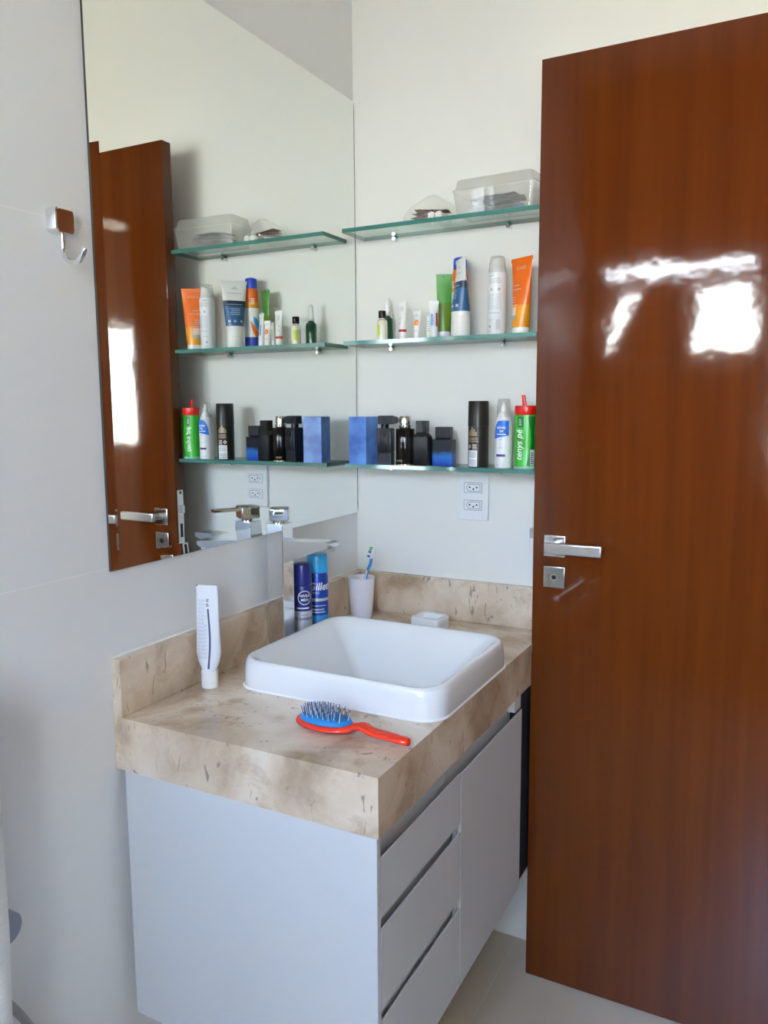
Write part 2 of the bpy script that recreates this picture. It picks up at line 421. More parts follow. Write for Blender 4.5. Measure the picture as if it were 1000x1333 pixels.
def blue_fade():
    mt, n, p = nodes_of('black to blue glass')
    t = n.nodes.new('ShaderNodeTexCoord'); s = n.nodes.new('ShaderNodeSeparateXYZ'); rp = n.nodes.new('ShaderNodeValToRGB')
    nz = n.nodes.new('ShaderNodeTexNoise'); nz.inputs['Scale'].default_value = 60
    a = n.nodes.new('ShaderNodeMath'); a.operation = 'MULTIPLY_ADD'; a.inputs[1].default_value = .02; mr_ = n.nodes.new('ShaderNodeMapRange')
    mr_.inputs['From Min'].default_value = 0; mr_.inputs['From Max'].default_value = .063
    n.links.new(t.outputs['Object'], s.inputs[0]); n.links.new(t.outputs['Object'], nz.inputs['Vector'])
    n.links.new(nz.outputs[0], a.inputs[0]); n.links.new(s.outputs['Z'], a.inputs[2]); n.links.new(a.outputs[0], mr_.inputs[0]); n.links.new(mr_.outputs[0], rp.inputs[0])
    e = rp.color_ramp.elements; e[0].position = .2; e[0].color = c4(srgb(20, 50, 165)); e[1].position = .75; e[1].color = c4(srgb(26, 30, 38))
    x = e.new(.48); x.color = c4(srgb(35, 110, 185))
    n.links.new(rp.outputs[0], p.inputs['Base Color']); p.inputs['Roughness'].default_value = .32; p.inputs['Specular IOR Level'].default_value = .3
    return mt
M['blue_fade'] = blue_fade()

# ------------------------------------------------------------ room shell
XR, YS, ZC = 1.36, -2.70, 2.98
# left wall: backing with tile pieces 57.5 cm tall
wl = struct('wall_left', box(N(), -.12, -.0003, YS-.1, .1, -.1, ZC+.1), M['grout'], label='pale tiled left wall holding the mirror and the vanity', cat='wall')
zs = [-.0, 1.106, 1.681, ZC]; ys = [0.0, -1.42, YS]
for i in range(len(zs)-1):
    for j in range(len(ys)-1):
        box_ = box(N(), -.0003, 0, ys[j+1]+.0006, ys[j]-.0006, zs[i]+.0006, zs[i+1]-.0006)
        obj('tile', box_, M['tile'], wl)
struct('wall_back', box(N(), 0, XR+.1, 0, .12, -.1, ZC+.1), M['wall'], label='plain off white back wall behind the glass shelves', cat='wall')
b = N(); DY0, DY1, DZ = -.97, -.085, 2.135
box(b, XR, XR+.1, YS-.1, DY0, -.1, ZC+.1); box(b, XR, XR+.1, DY1, .0, -.1, ZC+.1); box(b, XR, XR+.1, DY0, DY1, DZ, ZC+.1)
struct('wall_right', b, M['wall_dark'], label='taupe tiled right wall with the open doorway', cat='wall')
WX0, WX1, WZ0, WZ1 = .06, .90, 1.58, 2.14
VX0, VX1, VZ0, VZ1 = .93, 1.31, .95, 2.15  # opening of the added narrow window
b = N()
box(b, -.008, WX0, YS-.1, YS, -.1, ZC+.1); box(b, WX1, VX0, YS-.1, YS, -.1, ZC+.1); box(b, VX1, XR, YS-.1, YS, -.1, ZC+.1); box(b, VX0, VX1, YS-.1, YS, -.1, VZ0); box(b, VX0, VX1, YS-.1, YS, VZ1, ZC+.1)
box(b, WX0, WX1, YS-.1, YS, -.1, WZ0); box(b, WX0, WX1, YS-.1, YS, WZ1, ZC+.1)
struct('wall_front', b, M['wall_dark'], label='taupe tiled wall behind the camera with a small high window and an added narrow one', cat='wall')
struct('ceiling', box(N(), -.1, XR+.05, YS-.1, .1, ZC, ZC+.1), M['ceiling'], label='white bathroom ceiling', cat='ceiling')
struct('ceiling_bedroom', box(N(), XR+.05, 4.6, -4.7, .7, ZC, ZC+.1), M['ceiling'], label='white ceiling of the bedroom beyond the doorway', cat='ceiling')
# bathroom floor: grout bed and tiles
fl = struct('floor', box(N(), -.1, XR+.1, YS-.1, .1, -.12, -.0005), M['floor_grout'], label='beige tiled bathroom floor', cat='floor')
xs = [0, .469, 1.069, XR+.1]; yy = [0.0, -.62, -1.22, -1.82, -2.42, YS]
for i in range(len(xs)-1):
    for j in range(len(yy)-1):
        obj('tile', box(N(), xs[i]+.001, xs[i+1]-.001, yy[j+1]+.001, yy[j]-.001, -.0005, 0), M['floor_tile'], fl)
# bedroom beyond the doorway
b = N(); box(b, XR+.1, 4.5, -4.6, .6, -.12, 0); struct('floor_bedroom', b, M['bed_floor'], label='brown floor of the bedroom beyond the doorway', cat='floor')
b = N(); BY0, BY1, BZ0, BZ1 = -4.14, -3.45, 1.05, 2.19
box(b, 4.5, 4.6, -4.7, BY0, -.1, ZC); box(b, 4.5, 4.6, BY1, .7, -.1, ZC); box(b, 4.5, 4.6, BY0, BY1, -.1, BZ0); box(b, 4.5, 4.6, BY0, BY1, BZ1, ZC)
struct('wall_bedroom', b, M['bed_wall'], label='bedroom wall with the tall window', cat='wall')
struct('wall_bedroom_back', box(N(), XR, 4.6, .6, .7, -.1, ZC), M['bed_wall'], label='cream bedroom wall on the near side of the doorway', cat='wall')
struct('wall_bedroom_front', box(N(), XR, 4.6, -4.7, -4.6, -.1, ZC), M['bed_wall'], label='cream bedroom wall far behind the camera', cat='wall')
b = N(); box(b, XR, XR+.1, 0.0, .6, -.1, ZC); box(b, XR, XR+.1, -4.6, YS-.1, -.1, ZC)
struct('wall_bedroom_side', b, M['bed_wall'], label='cream bedroom wall pieces beside the bathroom', cat='wall')

# windows
def window(name, label, make_frame, panes, extra=None):
    t = thing(name, label, 'window', kind='structure')
    obj('window_frame', make_frame, M['alu'], t)
    for p in panes: obj('pane', p, M['pane'], t)
    for nm, bm_, mm in (extra or []): obj(nm, bm_, mm, t)
    return t
b = N(); y0, y1 = YS-.075, YS-.035
box(b, WX0, WX1, y0, y1, WZ0, WZ0+.068); box(b, WX0, WX1, y0, y1, WZ1-.050, WZ1); box(b, WX0, WX0+.06, y0, y1, WZ0, WZ1); box(b, WX1-.080, WX1, y0, y1, WZ0, WZ1)
box(b, WX0, WX1, y0, y1, 1.978, 2.040); box(b, .50, .545, y0, y1, WZ0, 1.99)
ps = [box(N(), WX0+.02, WX1-.06, YS-.058, YS-.054, 2.03, WZ1-.03), box(N(), .54, WX1-.06, YS-.058, YS-.054, WZ0+.05, 1.99), box(N(), WX0+.02, .505, YS-.058, YS-.054, WZ0+.05, 1.99)]
sh = N()  # added slats covering part of the pane, shaped to leave a slanted bright gap
for k in range(11):
    q = k/10
    box(sh, .135+.145*q, .50, YS-.05, YS-.036, 1.637+.032*k, 1.637+.032*k+.0315); box(sh, WX0+.025, .095+.10*q, YS-.05, YS-.036, 1.637+.032*k, 1.637+.032*k+.0315)
window('window_1', 'small high white framed bathroom window behind the camera', b, ps, [('masking_slats', sh, M['masking_slats'])])
b = N()
box(b, VX0, VX1, y0, y1, VZ0, VZ0+.03); box(b, VX0, VX1, y0, y1, VZ1-.03, VZ1); box(b, VX0, VX0+.025, y0, y1, VZ0, VZ1); box(b, VX1-.025, VX1, y0, y1, VZ0, VZ1)
window('added_window', 'unseen narrow white framed window added behind the camera for more daylight', b, [box(N(), VX0+.02, VX1-.02, YS-.058, YS-.054, VZ0+.025, VZ1-.025)])  # unseen window, added to brighten the room from behind the camera
b = N()
box(b, 4.53, 4.57, BY0, BY1, BZ0, BZ0+.05); box(b, 4.53, 4.57, BY0, BY1, BZ1-.05, BZ1); box(b, 4.53, 4.57, BY0, BY0+.05, BZ0, BZ1); box(b, 4.53, 4.57, BY1-.05, BY1, BZ0, BZ1)
ps = [box(N(), 4.548, 4.552, BY0+.04, BY1-.04, BZ0+.04, BZ1-.04)]
window('window_2', 'tall white framed bedroom window seen through the doorway', b, ps)

# door frame and door leaf
b = N()
box(b, XR-.012, XR+.112, DY1-.03, DY1, 0, DZ); box(b, XR-.012, XR+.112, DY0, DY0+.03, 0, DZ); box(b, XR-.012, XR+.112, DY0, DY1, DZ-.03, DZ)
o = struct('trim_1', b, M['wood'], label='brown wooden door frame round the doorway', cat='door frame')
LX0, LX1, LY0, LY1 = .533, 1.338, -.130, -.095
door = thing('door_1', 'glossy red brown wooden door standing open against the back wall', 'door', kind='structure')
obj('door_leaf', box(N(), LX0, LX1, LY0, LY1, .008, 2.108, .0015, 2), M['wood'], door)
rose = obj('lever_rose', box(N(), .560, .609, LY0-.009, LY0+.001, 1.048, 1.097, .0018, 2), M['chrome'], door, 'box')
b = N()
cylx(b, 'y', (.5845, -.172, 1.0735), .0095, .034, 20)
box(b, .573, .698, -.185, -.172, 1.062, 1.0865, .0028, 2)
obj('lever_handle', b, M['satin'], door, 'box')
esc = obj('lock_escutcheon', box(N(), .560, .609, LY0-.008, LY0+.001, .977, 1.026, .0018, 2), M['brushed'], door, 'box')
obj('keyhole', cylx(N(), 'y', (.5845, LY0-.0092, 1.0015), .0048, .004, 16), M['hole'], esc)
obj('lock_ring', loft(N(), [[(.5845+r*math.cos(2*PI*i/24), LY0-q, 1.0015+r*math.sin(2*PI*i/24)) for i in range(24)] for r, q in ((.0085, .0082), (.0083, .0090), (.0052, .0090), (.0050, .0084))], cap0=False, cap1=False), M['chrome'], esc)
b = N(); box(b, LX0-.0022, LX0+.001, -.1245, -.1005, .972, 1.150, .001, 1)
pl = obj('latch_plate', b, M['satin'], door)
obj('latch_bolt', box(N(), LX0-.013, LX0, -.1185, -.1065, 1.083, 1.106, .002, 2), M['satin'], pl)
obj('bolt_slot', box(N(), LX0-.0026, LX0, -.1175, -.1075, 1.012, 1.052), M['hole'], pl)
for z in (.980, 1.142): obj('screw', cylx(N(), 'x', (LX0-.003, -.1125, z), .0042, .002, 14), M['hole'], pl)
for z in (.25, 1.0, 1.85):
    obj('hinge', cylx(N(), 'z', (LX1+.004, LY0-.003, z), .006, .09, 14), M['satin'], door)

# ------------------------------------------------------------ mirror
MT, MB_, MY0, MY1, TH, BW = 2.153, 1.101, -.883, -.0042, .004, .022
mir = thing('wall_mirror', 'large frameless wall mirror with slanted shiny edges, on the left wall', 'mirror')
b = N(); box(b, .0005, TH-.0006, MY0, -.0006, MB_, MT); obj('backing', b, M['mirror_edge'], mir)
b = N()
q = [(TH, MY0+BW, MB_+BW), (TH, MY1, MB_+BW), (TH, MY1, MT-BW), (TH, MY0+BW, MT-BW)]
b.faces.new([b.verts.new(p) for p in q]); obj('mirror_glass', b, M['mirror'], mir)
ri = BW*math.tan(math.radians(3.3))
for o4 in ([(TH, MY0+BW, MB_+BW), (TH, MY0+BW, MT-BW), (TH+ri, MY0, MT), (TH+ri, MY0, MB_)],
           [(TH, MY0+BW, MB_+BW), (TH, MY1, MB_+BW), (TH+ri, MY1, MB_), (TH+ri, MY0, MB_)],
           [(TH, MY0+BW, MT-BW), (TH, MY1, MT-BW), (TH+ri, MY1, MT), (TH+ri, MY0, MT)]):
    b = N(); top = [b.verts.new(p) for p in o4]; b.faces.new(top)
    e2 = [b.verts.new((TH-.001, p[1], p[2])) for p in o4[2:]]
    f = b.faces.new((top[2], top[3], e2[1], e2[0])); f.material_index = 1
    obj('bevelled_edge', b, [M['mirror'], M['mirror_edge']], mir)

# ------------------------------------------------------------ vanity cabinet
ZT, ZU = .839, .742; D, L = .535, .890
van = thing('vanity_cabinet', 'white wall hung vanity cabinet with handleless drawers under the marble top', 'cabinet', (0, 0, 0))
FX = .532; FT = .018; YE = -.190; ZB = .268
obj('side_panel', box(N(), .022, FX, -.890, -.8775, ZB, ZU, .0006, 1), M['laminate'], van)
obj('side_panel', box(N(), .022, FX-.02, -.231, -.215, ZB, ZU-.001), M['laminate'], van)
obj('back_panel', box(N(), .001, .020, -.86, YE-.02, ZB+.03, ZU), M['laminate'], van)
obj('bottom_panel', box(N(), .022, FX-.02, -.8775, -.231, ZB, ZB+.016), M['laminate'], van)
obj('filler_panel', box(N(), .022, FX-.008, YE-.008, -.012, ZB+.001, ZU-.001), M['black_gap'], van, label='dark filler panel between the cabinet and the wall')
for (y0, y1) in ((-.8775, -.589), (-.5875, -.232)):
    obj('top_rail', box(N(), FX-.032, FX-.0185, y0, y1, .660, ZU), M['laminate'], van)
obj('end_post', box(N(), FX-.02, FX-.003, -.231, YE, .706, ZU), M['laminate'], van)
# inner channels behind the finger gaps
obj('finger_channel', box(N(), FX-.032, FX-.0185, -.8775, -.557, .5645, .6055), M['laminate'], van)
obj('finger_channel', box(N(), FX-.032, FX-.0185, -.8775, -.557, .4095, .4505), M['laminate'], van)
for z in (.590, .435):
    obj('channel_cap', box(N(), FX-.018, FX-.004, -.573, -.559, z-.001, z+.0155), M['laminate'], van)
def front(y0, y1, z0, z1):
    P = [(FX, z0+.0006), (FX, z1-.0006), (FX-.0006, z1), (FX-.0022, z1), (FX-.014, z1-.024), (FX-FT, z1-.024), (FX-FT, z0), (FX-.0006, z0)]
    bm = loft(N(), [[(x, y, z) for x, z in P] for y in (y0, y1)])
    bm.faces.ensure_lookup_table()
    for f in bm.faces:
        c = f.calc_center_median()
        if c.z > z1-.023 and c.x < FX-.004 and len(f.verts) == 4: f.material_index = 1  # top edge coloured dark to stand for shade in the groove
    return bm
for (z0, z1) in ((.606, .705), (.451, .588), (ZB, .433)):
    obj('drawer', front(-.8755, -.5585, z0, z1), [M['laminate'], M['laminate_shade']], van)
obj('door', front(-.5545, YE, ZB, .702), [M['laminate'], M['laminate_shade']], van)
obj('divider', box(N(), .05, FX-FT-.001, -.566, -.550, ZB+.016, ZU-.001), M['laminate_shade'], van)

# ------------------------------------------------------------ marble top
top = thing('marble_countertop', 'beige brown veined marble vanity top with deep apron and splashbacks', 'countertop')
SX, SY, SA, SB = .316, -.477, .219, .194
b = N(); hx0, hx1, hy0, hy1 = SX-.17, SX+.17, SY-.15, SY+.15
box(b, .001, hx0, -L, -.001, ZT-.02, ZT); box(b, hx1, D, -L, -.001, ZT-.02, ZT); box(b, hx0, hx1, -L, hy0, ZT-.02, ZT); box(b, hx0, hx1, hy1, -.001, ZT-.02, ZT)
obj('slab', b, M['marble'], top)
b = N(); box(b, .001, D, -L, -L+.02, ZU, ZT-.0201); obj('apron', b, M['marble'], top)
b = N(); box(b, D-.02, D, -L+.0201, -.135, ZU, ZT-.0201); obj('apron', b, M['marble'], top)
sb = obj('splashback', box(N(), .0005, .021, -L, -.0005, ZT+.0001, .944, .001, 1), M['marble']); tag(sb, 'long low marble splashback along the mirror wall', 'splashback')
obj('silicone_bead', tube(N(), [(.0005, -L+.002, .9445), (.0005, -.3, .9445), (.0005, -.01, .9445)], .002, 6), M['white_pr'], sb)
tag(obj('splashback', box(N(), .0212, .520, -.020, -.0005, ZT+.0001, .944, .001, 1), M['marble']), 'short low marble splashback along the back wall behind the mug', 'splashback')

# ------------------------------------------------------------ basin
sink = thing('wash_basin', 'square white ceramic basin set into the marble top', 'sink', (SX, SY, ZT))
H = .058; b = N()
def rr(a, r, z): return rrect(a*SA, SB*a if True else 0, r, z, 8)
prof = [(.992, .05, .0), (1.0, .052, .004), (.999, .054, .030), (.996, .055, .043), (.988, .055, .0515), (.975, .053, .0562), (.960, .050, H), (.940, .047, .0576), (.918, .043, .0555), (.890, .038, .0510),
        (.84, .032, .040), (.76, .026, .022), (.66, .022, .000), (.55, .019, -.022), (.44, .017, -.042), (.35, .016, -.055), (.27, .016, -.061), (.16, .016, -.064), (.12, .014, -.0645)]
loft(b, [rr(a, r, z) for a, r, z in prof], cap0=False)
obj('bowl', b, M['ceramic'], sink, True)
b = N(); cylx(b, 'z', (0, 0, -.0645), .022, .003, 28, .001); dr = obj('drain', b, M['chrome'], sink, True)
obj('drain_plug', cylx(N(), 'z', (0, 0, -.0615), .015, .0015, 24, .0005), M['satin'], dr, True)
obj('sealant_line', loft(N(), [rrect(SA*1.0+q, SB*1.0+q, .052, z, 8) for q, z in ((-.003, .0002), (.0022, .0002), (-.0005, .0032))], cap0=False, cap1=False), M['white_pr'], sink, label='thin white sealant line round the foot')

# white soap holder behind the basin
so = thing('soap_dish', 'small white square soap dish between the basin and the back splash', 'soap dish', (.266, -.108, ZT), math.radians(-6))
b = N(); loft(b, [rrect(.040, .033, .010, z, 5) for z in (0, .026)] + [rrect(.038, .031, .009, .030, 5), rrect(.030, .023, .008, .0295, 5), rrect(.026, .019, .008, .018, 5)])
obj('dish', b, M['ceramic'], so, True)
obj('drain_hole', cylx(N(), 'z', (.012, -.004, .0178), .0035, .0006, 12), M['hole'], so)

# ------------------------------------------------------------ faucet
fc = thing('basin_faucet', 'tall square chrome faucet standing behind the basin on the mirror side', 'faucet', (0, 0, 0))
fx0, fx1, fy0, fy1 = .026, .068, -.453, -.411
obj('column', box(N(), fx0, fx1, fy0, fy1, ZT, 1.131, .0012, 2), M['chrome'], fc, 'box')
b = N(); prof = [(.066, 1.043), (.066, 1.0945), (.176, 1.0985), (.187, 1.0965), (.186, 1.0875), (.160, 1.0785)]
y0, y1 = fy0+.001, fy1-.001
loft(b, [[(x, y, z) for x, z in prof] for y in (y0, y1)])
obj('spout', b, M['chrome'], fc, False)
obj('spout_outlet', box(N(), .158, .181, y0+.004, y1-.004, 1.0760, 1.0835, .001, 1), M['satin'], fc)
obj('neck', cylx(N(), 'z', (.047, -.432, 1.131), .014, .006, 24), M['chrome'], fc, True)
az = math.atan2(-.83, .55)
hb = obj('handle_block', box(N(), -.0215, .0215, -.0215, .0215, 1.1365, 1.165, .003, 2), M['chrome'], fc, 'box')
hb.location = (.047, -.432, 0); hb.rotation_euler = (0, 0, az)
lv = obj('lever', box(N(), .018, .082, -.011, .011, 1.1545, 1.1605, .001, 1), M['chrome'], hb)

# ------------------------------------------------------------ shelves
SX0, SX1, SD = .031, .527, .116
brk = {1: (.125, .425), 2: (.115, .415), 3: (.115, .415)}
def shelf(zc, label, k):
    t = thing('glass_shelf', label, 'shelf', (0, 0, zc), group=None)
    b = N(); box(b, SX0, SX1, -SD, -.0005, -.005, .005)
    for f in b.faces:
        f.material_index = 0 if abs(f.normal.z) > .5 else 1
    bmesh.ops.recalc_face_normals(b, faces=b.faces)
    for f in b.faces: f.material_index = 0 if abs(f.normal.z) > .5 else 1
    obj('glass_panel', b, [M['shelf_glass'], M['shelf_edge']], t)
    for x in brk[k]:
        b = N(); cylx(b, 'y', (x, -.022, -.0108), .0056, .0215, 18, .0012)
        obj('bracket', b, M['chrome'], t, True)
    return t
shelf(1.8135, 'highest of the three glass shelves, carrying the clear plastic box', 1)
shelf(1.5420, 'middle of the three glass shelves, crowded with creams and sprays', 2)
shelf(1.2355, 'lowest of the three glass shelves, just above the wall outlet', 3)
Z1, Z2, Z3 = 1.8190, 1.5473, 1.2408

# ------------------------------------------------------------ wall outlet
ot = thing('wall_outlet', 'white double wall outlet plate below the lowest glass shelf', 'outlet', (.339, 0, 1.160))
obj('cover_plate', box(N(), -.040, .040, -.009, -.0003, -.060, .060, .002, 2), M['outlet'], ot, 'box')
for z in (.022, -.022):
    hexo = lambda s: [(-.023*s-.0*s, 0), (-.014*s, .0125*s), (.022*s, .0125*s), (.022*s, -.0125*s), (-.014*s, -.0125*s)]
    b = N(); loft(b, [[(x, yy_, z+v) for x, v in (( -.024, -.0130), (.024, -.0130), (.024, .0130), (-.024, .0130))] for yy_ in (-.0092, -.0098)])
    sk = obj('socket_outline', b, M['outlet_line'], ot)
    b = N(); loft(b, [[(x, yy_, z+v) for x, v in ((-.0228, -.0118), (.0228, -.0118), (.0228, .0118), (-.0228, .0118))] for yy_ in (-.0096, -.0102)])
    s2 = obj('socket', b, M['outlet'], ot)
    # Brazilian six sided recess: outline and three pins
    b = N(); P = [(-.018, 0), (-.011, .0085), (.019, .0085), (.019, -.0085), (-.011, -.0085)]
    for i in range(5):
        a_, c_ = Vector(P[i]), Vector(P[(i+1) % 5]); d_ = (c_-a_).normalized(); nn = Vector((-d_.y, d_.x))*.0007
        b.faces.new([b.verts.new((p.x, -.01035, z+p.y)) for p in (a_+nn, c_+nn, c_-nn, a_-nn)])
    obj('recess_outline', b, M['outlet_line'], s2)
    for x, v in ((-.0085, .001), (.0015, -.0035), (.0105, .001)):
        obj('pin_hole', cylx(N(), 'y', (x, -.0106, z+v), .0023, .003, 12), M['hole'], s2)

# ------------------------------------------------------------ chrome wall hook
hk = thing('wall_hook', 'chrome square wall hook with a curved prong left of the mirror', 'hook', (0, -.9545, 1.676))
b = N(); t_ = bmesh.new(); loft(t_, [rrect(.0195, .0195, .007, z, 6) for z in (.0003, .018)] + [rrect(.0185, .0185, .0065, .021, 6), rrect(.0172, .0172, .006, .0216, 6), rrect(.0160, .0160, .0055, .0217, 6), rrect(.0155, .0155, .0055, .0217, 6)])
merge(b, t_, 0, Matrix(((0, 0, 1, 0), (1, 0, 0, 0), (0, 1, 0, 0), (0, 0, 0, 1))))
obj('plate', b, M['chrome'], hk, True)
b = N(); pts = [(.013, 0, -.018), (.013, 0, -.040)] + [(.037-.024*math.cos(a), 0, -.041-.024*math.sin(a)) for a in [PI*i/14 for i in range(0, 14)]] 
tube(b, pts, [.0042]*2+[.0042]*14, 12); obj('prong', b, M['chrome'], hk, True)

# ------------------------------------------------------------ shower hose tap and towel at the lower left
vt = thing('angle_valve', 'round chrome stop valve on the left wall beside the towel', 'valve', (0, -1.150, .600))
b = N(); cylx(b, 'x', (.0003, 0, 0), .027, .004, 28, .001); obj('escutcheon', b, M['chrome'], vt, True)
b = N(); cylx(b, 'x', (.004, 0, 0), .014, .014, 20); obj('valve_body', b, M['chrome'], vt, True)
b = N(); cylx(b, 'x', (.018, 0, 0), .0255, .018, 28, .002); obj('knob', b, M['gunmetal'], vt, True)
hs = N(); tube(hs, spline([(.02, -1.20, .60), (.034, -1.205, .57), (.040, -1.19, .53), (.040, -1.160, .485), (.040, -1.130, .428), (.038, -1.10, .36), (.038, -1.09, .28), (.03, -1.12, .2), (.012, -1.16, .18), (.0005, -1.165, .18)], 8), .0065, 10)
tag(obj('shower_hose', hs, M['hosem'], None, True), 'braided metal hose curving down the left wall below the round valve', 'hose')
tb = thing('towel_bar', 'chrome towel bar on the left wall carrying the white towel', 'towel bar', (0, 0, 0))
obj('rail', tube(N(), [(.085, -1.84, .985), (.085, -1.15-.06, .985)], .007, 14), M['chrome'], tb, True)
for y in (-1.82, -1.23):
    obj('post', cylx(N(), 'x', (.0003, y, .985), .010, .085, 18), M['chrome'], tb, True)
tw = N(); ny, nz_ = 26, 40
path = []
for i in range(nz_+1):
    path.append((.100, .33+(.975-.33)*i/nz_))
for i in range(1, 8):
    a = PI*i/8; path.append((.085+.015*math.cos(a), .980+.022*math.sin(a)))
for i in range(nz_+1):
    path.append((.070, .975-(.975-.36)*i/nz_))
g = []
for (x, z) in path:
    row = []
    for j in range(ny+1):
        y = -1.198-(.56)*j/ny + .004*math.sin(z*9)*(1 if j == 0 else .5)
        k = min(1, max(0, (.97-z)*3))
        row.append(tw.verts.new((x+k*(.006*math.sin(y*30+z*2)+.003*math.sin(z*17+y*8))*(1 if x > .085 else .4), y, z)))
    g.append(row)
for i in range(len(g)-1):
    for j in range(ny): tw.faces.new((g[i][j], g[i][j+1], g[i+1][j+1], g[i+1][j]))
to = obj('towel', tw, M['terry'], None, True)
sm = to.modifiers.new('thickness', 'SOLIDIFY'); sm.thickness = .008; sm.offset = 0
tag(to, 'white terry towel hanging at the lower left edge', 'towel')

# ------------------------------------------------------------ generic packaging builders
def soft_tube(name, label, loc, rotz, h, cap_h, r0, wt, bands, capm, cat='tube', b0=None, cap_r=None, crimp=.008, group=None, bulge=None):
    """squeeze tube standing on its cap; bands = [(fraction of body height, material)] from the cap upward"""
    t = thing(name, label, cat, loc, rotz, group)
    b0 = b0 or r0; cr_ = cap_r or r0
    cb = N(); lathe(cb, [(cr_*.97, 0), (cr_, .001), (cr_, cap_h-.002), (cr_*.97, cap_h)], 28, 1, b0/r0); obj('cap', cb, capm, t, True)
    z0 = cap_h; zt = h
    def a(z):
        s = (z-z0)/(zt-z0)
        if bulge:
            q = min(1, s/.16); q = q*q*(3-2*q)
            return r0*.8+(bulge-r0*.8)*q+(wt/2-bulge)*max(0, (s-.25)/.75)
        return r0*.985+(wt/2-r0*.985)*min(1, s)**.9
    def bb(z):
        s = min(1, (z-z0)/(zt-z0-crimp)); return max(.0011, b0*.985*(1-s**1.5))
    cuts = [0]+[f_ for f_, _ in bands]; zl = []; mi = []
    for k in range(len(bands)):
        n_ = max(2, int(14*(cuts[k+1]-cuts[k])))
        for i in range(n_): zl.append(z0+(zt-z0)*(cuts[k]+(cuts[k+1]-cuts[k])*i/n_)); mi.append(k)
    zl.append(zt)
    b_ = N(); loft(b_, [ell(a(z), bb(z), z, 32) for z in zl], mi)
    obj('body', b_, [m_ for _, m_ in bands], t, True)
    obj('crimp', box(N(), -wt/2-.0003, wt/2+.0003, -.0013, .0013, zt-crimp, zt+.0003), bands[-1][1], t)
    def mp(u, z):
        A, B_ = a(z), bb(z); q = max(0, 1-(u/A)**2); return (u, -B_*math.sqrt(q)-.0006, z)
    t_mp[0] = mp
    return t
t_mp = [None]

# ------------------------------------------------------------ middle shelf, left to right
# small clear bottle with black cap
t = thing('toner_bottle', 'small pale bottle with a black cap and yellow green label', 'bottle', (.131, -.096, Z2), math.radians(5))
b = N(); lathe(b, [(.0115, 0), (.0127, .0015), (.0127, .042), (.0118, .047), (.006, .051), (.006, .053)], 28); obj('body', b, M['clear_liq'], t, True)
b = N(); lathe(b, [(.0088, .0525), (.0092, .0535), (.0092, .069), (.0086, .0705)], 28); obj('cap', b, M['black_pl'], t, True)
mp = on_cyl(.0127); b = N(); patch(b, -.0135, -.001, .010, .036, mp, 8); obj_print('side_print', b, M['yellow_pr'], t)
b = N(); patch(b, -.0005, .010, .010, .036, mp, 8); obj_print('front_print', b, M['cream'], t)
b = N(); lines(b, .001, .009, .014, .033, 6, mp); obj_print('lettering', b, M['grey_pr'], t)
# green dropper bottle
t = thing('dropper_bottle', 'dark green dropper bottle with a white teat', 'bottle', (.118, -.043, Z2))
b = N(); lathe(b, [(.013, 0), (.0148, .002), (.0148, .050), (.0135, .057), (.008, .0615), (.007, .064)], 28); obj('body', b, M['bottle_green'], t, True)
b = N(); lathe(b, [(.0085, .0635), (.0088, .064), (.0088, .074), (.0082, .0755)], 24); obj('collar', b, M['white_pl'], t, True)
b = N(); lathe(b, [(.0068, .0752), (.0066, .085), (.0058, .098), (.0045, .1045), (.002, .1068)], 24); obj('teat', b, M['white_pl'], t, True)
# white tube with red band
t = soft_tube('cream_tube', 'slim white cream tube with a dark red band above its cap', (.186, -.094, Z2), math.radians(-6), .0885, .013, .0095, .0215,
              [(.05, M['white_pl']), (.13, M['red_pr']), (1, M['white_pl'])], M['white_pl'])
mp = t_mp[0]; b = N(); lines(b, -.004, .004, .066, .078, 5, mp); lines(b, -.0015, -.0002, .036, .054, 5, mp, .7); lines(b, -.005, -.003, .034, .060, 2, mp); obj_print('lettering', b, M['grey_pr'], t)
# tiny tube with orange spot
t = soft_tube('ointment_tube', 'tiny white ointment tube with an orange spot on its front', (.224, -.092, Z2), math.radians(4), .0655, .012, .0088, .0200,
              [(1, M['white_pl'])], M['white_pl'])
mp = t_mp[0]; b = N(); poly(b, [(-.006+.012*x, .030+.014*y) for x, y in ((.05, .25), (.3, .0), (.8, .05), (1, .5), (.85, .95), (.3, 1), (.0, .65))], mp); obj_print('orange_spot', b, M['orange_pr'], t)
b = N(); lines(b, -.006, .005, .052, .060, 3, mp); lines(b, -.005, .004, .017, .020, 1, mp); obj_print('lettering', b, M['grey_pr'], t)
# small grey topped carton behind it
t = thing('small_carton', 'small white carton with a grey end behind the orange spotted tube', 'box', (.2385, -.045, Z2), math.radians(12))
obj('carton', box(N(), -.009, .009, -.007, .007, 0, .066, .0006, 1), M['cream'], t)
b = N(); patch(b, -.0085, .0085, .056, .0655, on_flat(-.0073), 1); obj_print('grey_band', b, M['lgrey_pr'], t)
b = N(); lines(b, -.007, .007, .020, .048, 5, on_flat(-.0073)); obj_print('lettering', b, M['grey_pr'], t)
# white tube with blue and red flag
t = soft_tube('gel_tube', 'white gel tube with a blue stripe and a red edge beside the green tube', (.2585, -.0705, Z2), math.radians(24), .0885, .014, .0100, .0225,
              [(1, M['white_pl2'])], M['white_pl2'])
mp = t_mp[0]; b = N(); patch(b, -.0065, -.003, .030, .058, mp, 2, nv=4); lines(b, -.0022, .002, .030, .058, 10, mp, .3); obj_print('blue_stripe', b, M['gil_light'], t)
b = N(); patch(b, .0045, .0088, .028, .060, mp, 4, nv=4); obj_print('red_stripe', b, M['red_pr'], t)
